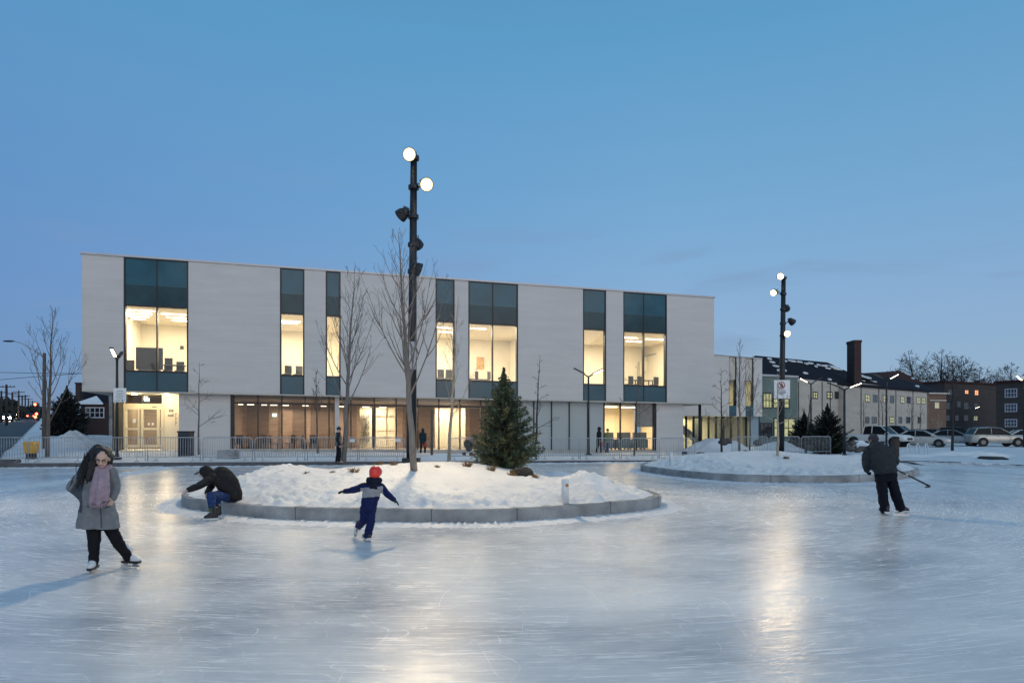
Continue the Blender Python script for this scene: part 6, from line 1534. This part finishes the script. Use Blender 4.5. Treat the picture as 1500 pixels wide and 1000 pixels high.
# ---- child in the red helmet
D = 10.9
t = thing('person', XZ(538, 0, D), 'child gliding in red helmet and blue snowsuit with arms spread', 'person')
hc = J(550.5, 693); hf = Vector((.35, 1, -.15))
m = MB(); R, Wh = head_mb(m, hc, hf, (0, 0, 1), .19); m.cap(J(549, 700), J(547, 707), .05, .055)
S1, E1, W1 = J(534, 712, .0), J(519, 717, .06), J(506, 719, .10); S2, E2, W2 = J(558, 713, .0), J(568, 724, .05), J(576.5, 731, .08)
H1, K1, A1 = J(535, 744, .02), J(533, 762, .02), J(523.5, 773, .34); H2, K2, A2 = J(543, 744), J(543, 766, -.03), J(538.5, 785.5)
for a, b, c in ((S1, E1, W1), (S2, E2, W2)): m.chain([a, b, c], [.042, .034, .026])
for a, b, c in ((H1, K1, A1), (H2, K2, A2)): m.chain([a, b, c], [.06, .045, .036])
m.cap(J(547, 714), J(540, 742), .09, .09)
fuse(m, 'body', ['skin', 'lips', 'eye_dark'], t, .008, 4, 0, 9, face_pick(hc, R, .19/.225))
m = MB(); hand_mb(m, W1, W1-E1, (0, .3, 1), 1, .85, .3, 1.35); hand_mb(m, W2, W2-E2+Vector((.02, 0, -.02)), (.5, .3, 1), -1, .85, .3, 1.35); fuse(m, 'gloves', ['jacket_black'], t, .0075, 2)
m = MB(); A_ = Vector((1, 0, -.10))
m.loft([ring(J(c, y), A_, dep, hw/91.7, 28, .85) for y, c, hw, dep in ((704, 548, 7, .075), (708, 547, 11.5, .095), (713, 546, 14, .11), (722, 544.5, 13, .115), (732, 542, 12, .115), (742, 540, 11.8, .115), (748, 539.5, 11.8, .11))])
m.chain([S1, E1, W1], [.068, .055, .043]); m.chain([S2, E2, W2], [.068, .055, .043])
def kp(p):
    y = H0-(p.z-CH)*F0/p.y; x = 750+p.x/p.y*F0
    return 2 if (y < 710 or (y < 716 and abs(x-547) < 6)) else 1 if (713 < y+(x-545)*.08 < 727.5 and 528 < x < 561) else 0
fuse(m, 'jacket', ['kid_blue', 'kid_grey', 'kid_hood'], t, .010, 3, .009, 10, kp)
m = MB(); m.ell(J(547.5, 703, -.02), (.115, .10, .065)); m.cap(J(541, 703, -.03), J(555, 703.5, -.03), .055, .055); m.cap(J(548, 706, -.06), J(547, 712, -.09), .06, .03); fuse(m, 'hood', ['kid_hood'], t, .01, 3, .008, 12)
m = MB(); m.chain([H1, K1, lerp(K1, A1, .9)], [.085, .066, .055]); m.chain([H2, K2, lerp(K2, A2, .93)], [.085, .07, .060]); m.cap(J(537, 742), J(542, 742), .09, .09); fuse(m, 'trousers', ['kid_blue'], t, .010, 4, .009, 12)
m = MB(); m.ell(Wh(0, -.012, .030), (.098, .118, .098), R, 20, 14); m.ell(Wh(0, -.035, -.02), (.092, .092, .075), R, 16, 10); hm = fuse(m, 'helmet', ['helmet_red'], t, .008, 4)
m = MB()
for s in (-.04, 0, .04): m.tube([Wh(s, .07, .114), Wh(s, .0, .134), Wh(s, -.07, .112)], .007, 5)
build(m, 'vent', 'sign_red', hm)
skate(t, A2, (-.7, .7, 0), 'skate_black', .82, ground=0); skate(t, A1, (-.35, .75, -.75), 'skate_black', .82, (0, .9, .6))

# ---- hockey skater seen from behind
D = 14.2
t = thing('person', XZ(1300, 0, D), 'hockey skater seen from behind in dark jacket holding a stick', 'person')
hc = J(1279.5, 644.5, .12); hf = Vector((-.30, 1, -.55))
m = MB(); R, Wh = head_mb(m, hc, hf, (0, 0, 1), .225); m.cap(J(1281, 649, .08), J(1284, 655, .0), .06, .07)
S1, E1, W1 = J(1270.5, 660, .0), J(1267.5, 676, .05), J(1270, 690, .16); S2, E2, W2 = J(1302.5, 659, .0), J(1311, 674, .08), J(1307, 684, .30)
H1, K1, A1 = J(1290, 696), J(1293, 723, -.02), J(1296, 747, .0); H2, K2, A2 = J(1304, 696, .02), J(1312, 723, .0), J(1319, 745.5, .15)
m.loft([ring(J(1286, 654), (1, 0, 0), .10, .17), ring(J(1290, 672), (1, 0, 0), .12, .18), ring(J(1297, 694), (1, 0, 0), .12, .16)])
for a, b, c in ((S1, E1, W1), (S2, E2, W2)): m.chain([a, b, c], [.058, .046, .032])
for a, b, c in ((H1, K1, A1), (H2, K2, A2)): m.chain([a, b, c], [.09, .062, .046])
fuse(m, 'body', ['skin', 'lips', 'eye_dark'], t, .008, 4, 0, 9, face_pick(hc, R))
m = MB(); hand_mb(m, W1, J(1273, 697, .26)-W1, (-1, -.2, 0), 1, 1.0, .9, 1.7); hand_mb(m, W2, J(1305, 690, .40)-W2, (1, -.3, .2), -1, 1.0, 1.0, 1.7); fuse(m, 'gloves', ['jacket_black'], t, .009, 3)
m = MB(); B_ = Vector((1, 0, .06))
m.loft([ring(J(c, y, dd), B_, dep, hw*.93/70.4, 32, .85) for y, c, hw, dep, dd in ((650, 1282, 8, .10, .06), (653, 1284, 14, .14, .03), (657, 1286, 18.5, .17, .0), (666, 1288.5, 20, .185, -.01), (676, 1291, 20, .19, -.01), (685, 1294, 19, .18, 0), (690, 1296.5, 17.5, .17, .0), (692.5, 1297, 16.5, .155, .0))])
m.chain([S1, E1, lerp(E1, W1, .85)], [.092, .080, .064], 14); m.chain([S2, E2, lerp(E2, W2, .7)], [.097, .088, .074], 14); m.cap(J(1281, 651, .05), J(1288, 656, -.03), .10, .12)
m.ell(J(1285, 656, -.13), (.16, .07, .10))
fuse(m, 'jacket', ['hockey_jacket'], t, .012, 3, .016, 7)
m = MB(); m.loft([ring(J(c, y), B_, dep, hw/70.4) for y, c, hw, dep in ((688, 1296.5, 15, .13), (697, 1297.5, 15.5, .135), (704, 1298, 15, .13))])
m.chain([H1, K1, lerp(K1, A1, .5), A1+Vector((0, 0, .01))], [.115, .100, .098, .092], 14); m.chain([H2, K2, lerp(K2, A2, .5), A2+Vector((0, 0, .03))], [.115, .100, .098, .092], 14)
fuse(m, 'trousers', ['hockey_trouser'], t, .012, 3, .014, 8)
m = MB(); m.ell(Wh(0, -.012, .045), (.090, .108, .090), R, 18, 12); m.ell(Wh(0, -.03, .0), (.088, .09, .06), R, 16, 10); m.ell(Wh(0, -.02, .135), (.03, .03, .028)); fuse(m, 'toque', ['toque_grey'], t, .009, 2, .006, 30)
skate(t, A1+Vector((0, 0, -.005)), (-.10, 1, 0), 'skate_black', 1.05, ground=0); skate(t, A2, (1, -.12, 0), 'skate_black', 1.05, ground=0)
g0, g1 = J(1274, 668, .36), J(1358.5, 710, .28)
st_ = thing('hockey_stick', g1, 'black hockey stick held by the skater at the right', 'hockey stick')
m = MB(); m.tube([g0, lerp(g0, g1, .5), g1], [.017, .017, .019], 8); build(m, 'shaft', 'stick_black', st_)
m = MB(); e = (g1-g0).normalized(); m.tube([lerp(g0, g1, .62), lerp(g0, g1, .66)], .0205, 8); build(m, 'tape', 'notice_faint', st_)
m = MB(); m.tube([g1-e*.02, g1+e*.06+Vector((0, .02, -.0)), g1+e*.10+Vector((0, .22, -.02))], [.022, .026, .018], 6); build(m, 'blade', 'stick_black', st_)

# ---- people beyond the rink
def walker(x, yh, yf, d, f, label, coat, legs, hat, skirt=0.0, stride=.14, bag=None, hood=False, vest=None, lean=0):
    a, b = P(x, yf, d), P(x, yh, d); h = b.z-a.z; k = h/1.7; t = thing('person', a, label, 'person'); f = Vector(f).normalized(); r = f.cross(Vector((0, 0, 1))); W = lambda x_, y_, z_: a+r*x_*k+f*(y_+lean*z_*.1)*k+Vector((0, 0, z_*k))
    hc = W(0, .03, 1.585); m = MB(); R, Wh = head_mb(m, hc, f+Vector((0, 0, -.15)), (0, 0, 1), .22*k)
    A = {}
    for s in (-1, 1):
        ph = s*stride; A[s] = (W(s*.10, 0, .86), W(s*.10, ph*.6+.03, .47), W(s*.10, ph-.02, .08))
        m.chain(A[s], [.085*k, .06*k, .045*k]); m.cap(A[s][2]+Vector((0, 0, -.03*k)), A[s][2]+f*.14*k+Vector((0, 0, -.045*k)), .045*k, .035*k)
    B = {}
    for s in (-1, 1): B[s] = (W(s*.19, 0, 1.36), W(s*.25, -s*stride*.5-.02, 1.09), W(s*.23, -s*stride*.9+.10, .86)); m.chain(B[s], [.05*k, .042*k, .03*k]); hand_mb(m, B[s][2], B[s][2]-B[s][1], r*s, s, k, .5)
    m.cap(W(0, 0, 1.3), W(0, 0, .95), .13*k, .13*k); m.cap(W(0, .01, 1.45), W(0, .01, 1.38), .055*k, .07*k)
    fuse(m, 'body', ['skin', 'lips', 'eye_dark'], t, .012, 3, 0, 9, face_pick(hc, R, k*.98))
    m = MB()
    for s in (-1, 1): m.chain(A[s], [.10*k, .078*k, .07*k])
    m.cap(W(-.06, 0, .9), W(.06, 0, .9), .12*k, .12*k); fuse(m, 'trousers', [legs], t, .014, 3, .008, 9)
    m = MB(); z0 = .80-skirt
    m.loft([ring(W(0, dy, z), r, dep*k, hw*k, 24, .85, f) for z, hw, dep, dy in ((1.46, .09, .09, .01), (1.41, .16, .12, .0), (1.34, .215, .14, 0), (1.15, .21, .15, 0), (.98, .20, .15, 0), (z0, .215+skirt*.1, .16, 0))])
    for s in (-1, 1): m.chain(B[s], [.078*k, .066*k, .056*k])
    if hood: m.ell(hc+f*(-.015*k)+Vector((0, 0, .015*k)), (.125*k, .125*k, .145*k))
    fuse(m, 'coat', [coat] if not vest else [coat, vest], t, .014, 3, .010, 8, (lambda p: 1 if (abs((p-a).dot(r)) < .205*k and (p-a).z < 1.40*k) else 0) if vest else None)
    if hat: m = MB(); m.ell(Wh(0, -.01, .045), (.092*k, .11*k, .10*k), R); m.ell(Wh(0, -.01, .15), (.03*k, .03*k, .03*k)); fuse(m, 'hat', [hat], t, .011, 2)
    if bag:
        q = B[bag[1]][2]+Vector((0, 0, -.26*k)); g = thing('carried_bag', q, bag[2], 'bag'); m = MB(); m.loft([[q+f*(x_*k)+r*(y_*k)+Vector((0, 0, z_*k)) for x_, y_ in ((-w, -.06), (w, -.06), (w, .06), (-w, .06))] for z_, w in ((-.16, .13), (-.1, .17), (.08, .15), (.13, .10))]); build(m, 'bag_body', bag[0], g)
        m = MB(); m.tube([q+f*(-.08*k)+Vector((0, 0, .12*k)), q+Vector((0, 0, .27*k)), q+f*(.08*k)+Vector((0, 0, .12*k))], .009, 5); build(m, 'strap', bag[0], g)
    return t
walker(495.5, 625.5, 677, 33.2, (1, .3, 0), 'man standing in a grey vest and knit hat beside the bare tree', 'jacket_black', 'trouser_black', 'toque_grey', 0, .06, None, False, 'vest_grey')
walker(619.5, 628, 663.5, 41.5, (.25, 1, 0), 'person walking away in a dark hooded coat by the timber post', 'coat_teal', 'trouser_black', None, .05, .16, ('bag_red', 1, 'round red bag carried beside the hooded walker'), True)
walker(877.5, 625.5, 663, 44.2, (1, .25, 0), 'woman walking in a long black hooded coat by the lamp post', 'jacket_black', 'trouser_black', None, .30, .12, ('bag_pink', -1, 'bright pink bag at the side of the woman in black'), True)
walker(889.5, 628, 663, 43.8, (.9, -.3, 0), 'walker in a green and yellow jacket with dark hat and jeans', 'coat_green', 'denim', 'hair_black', -.05, .1)
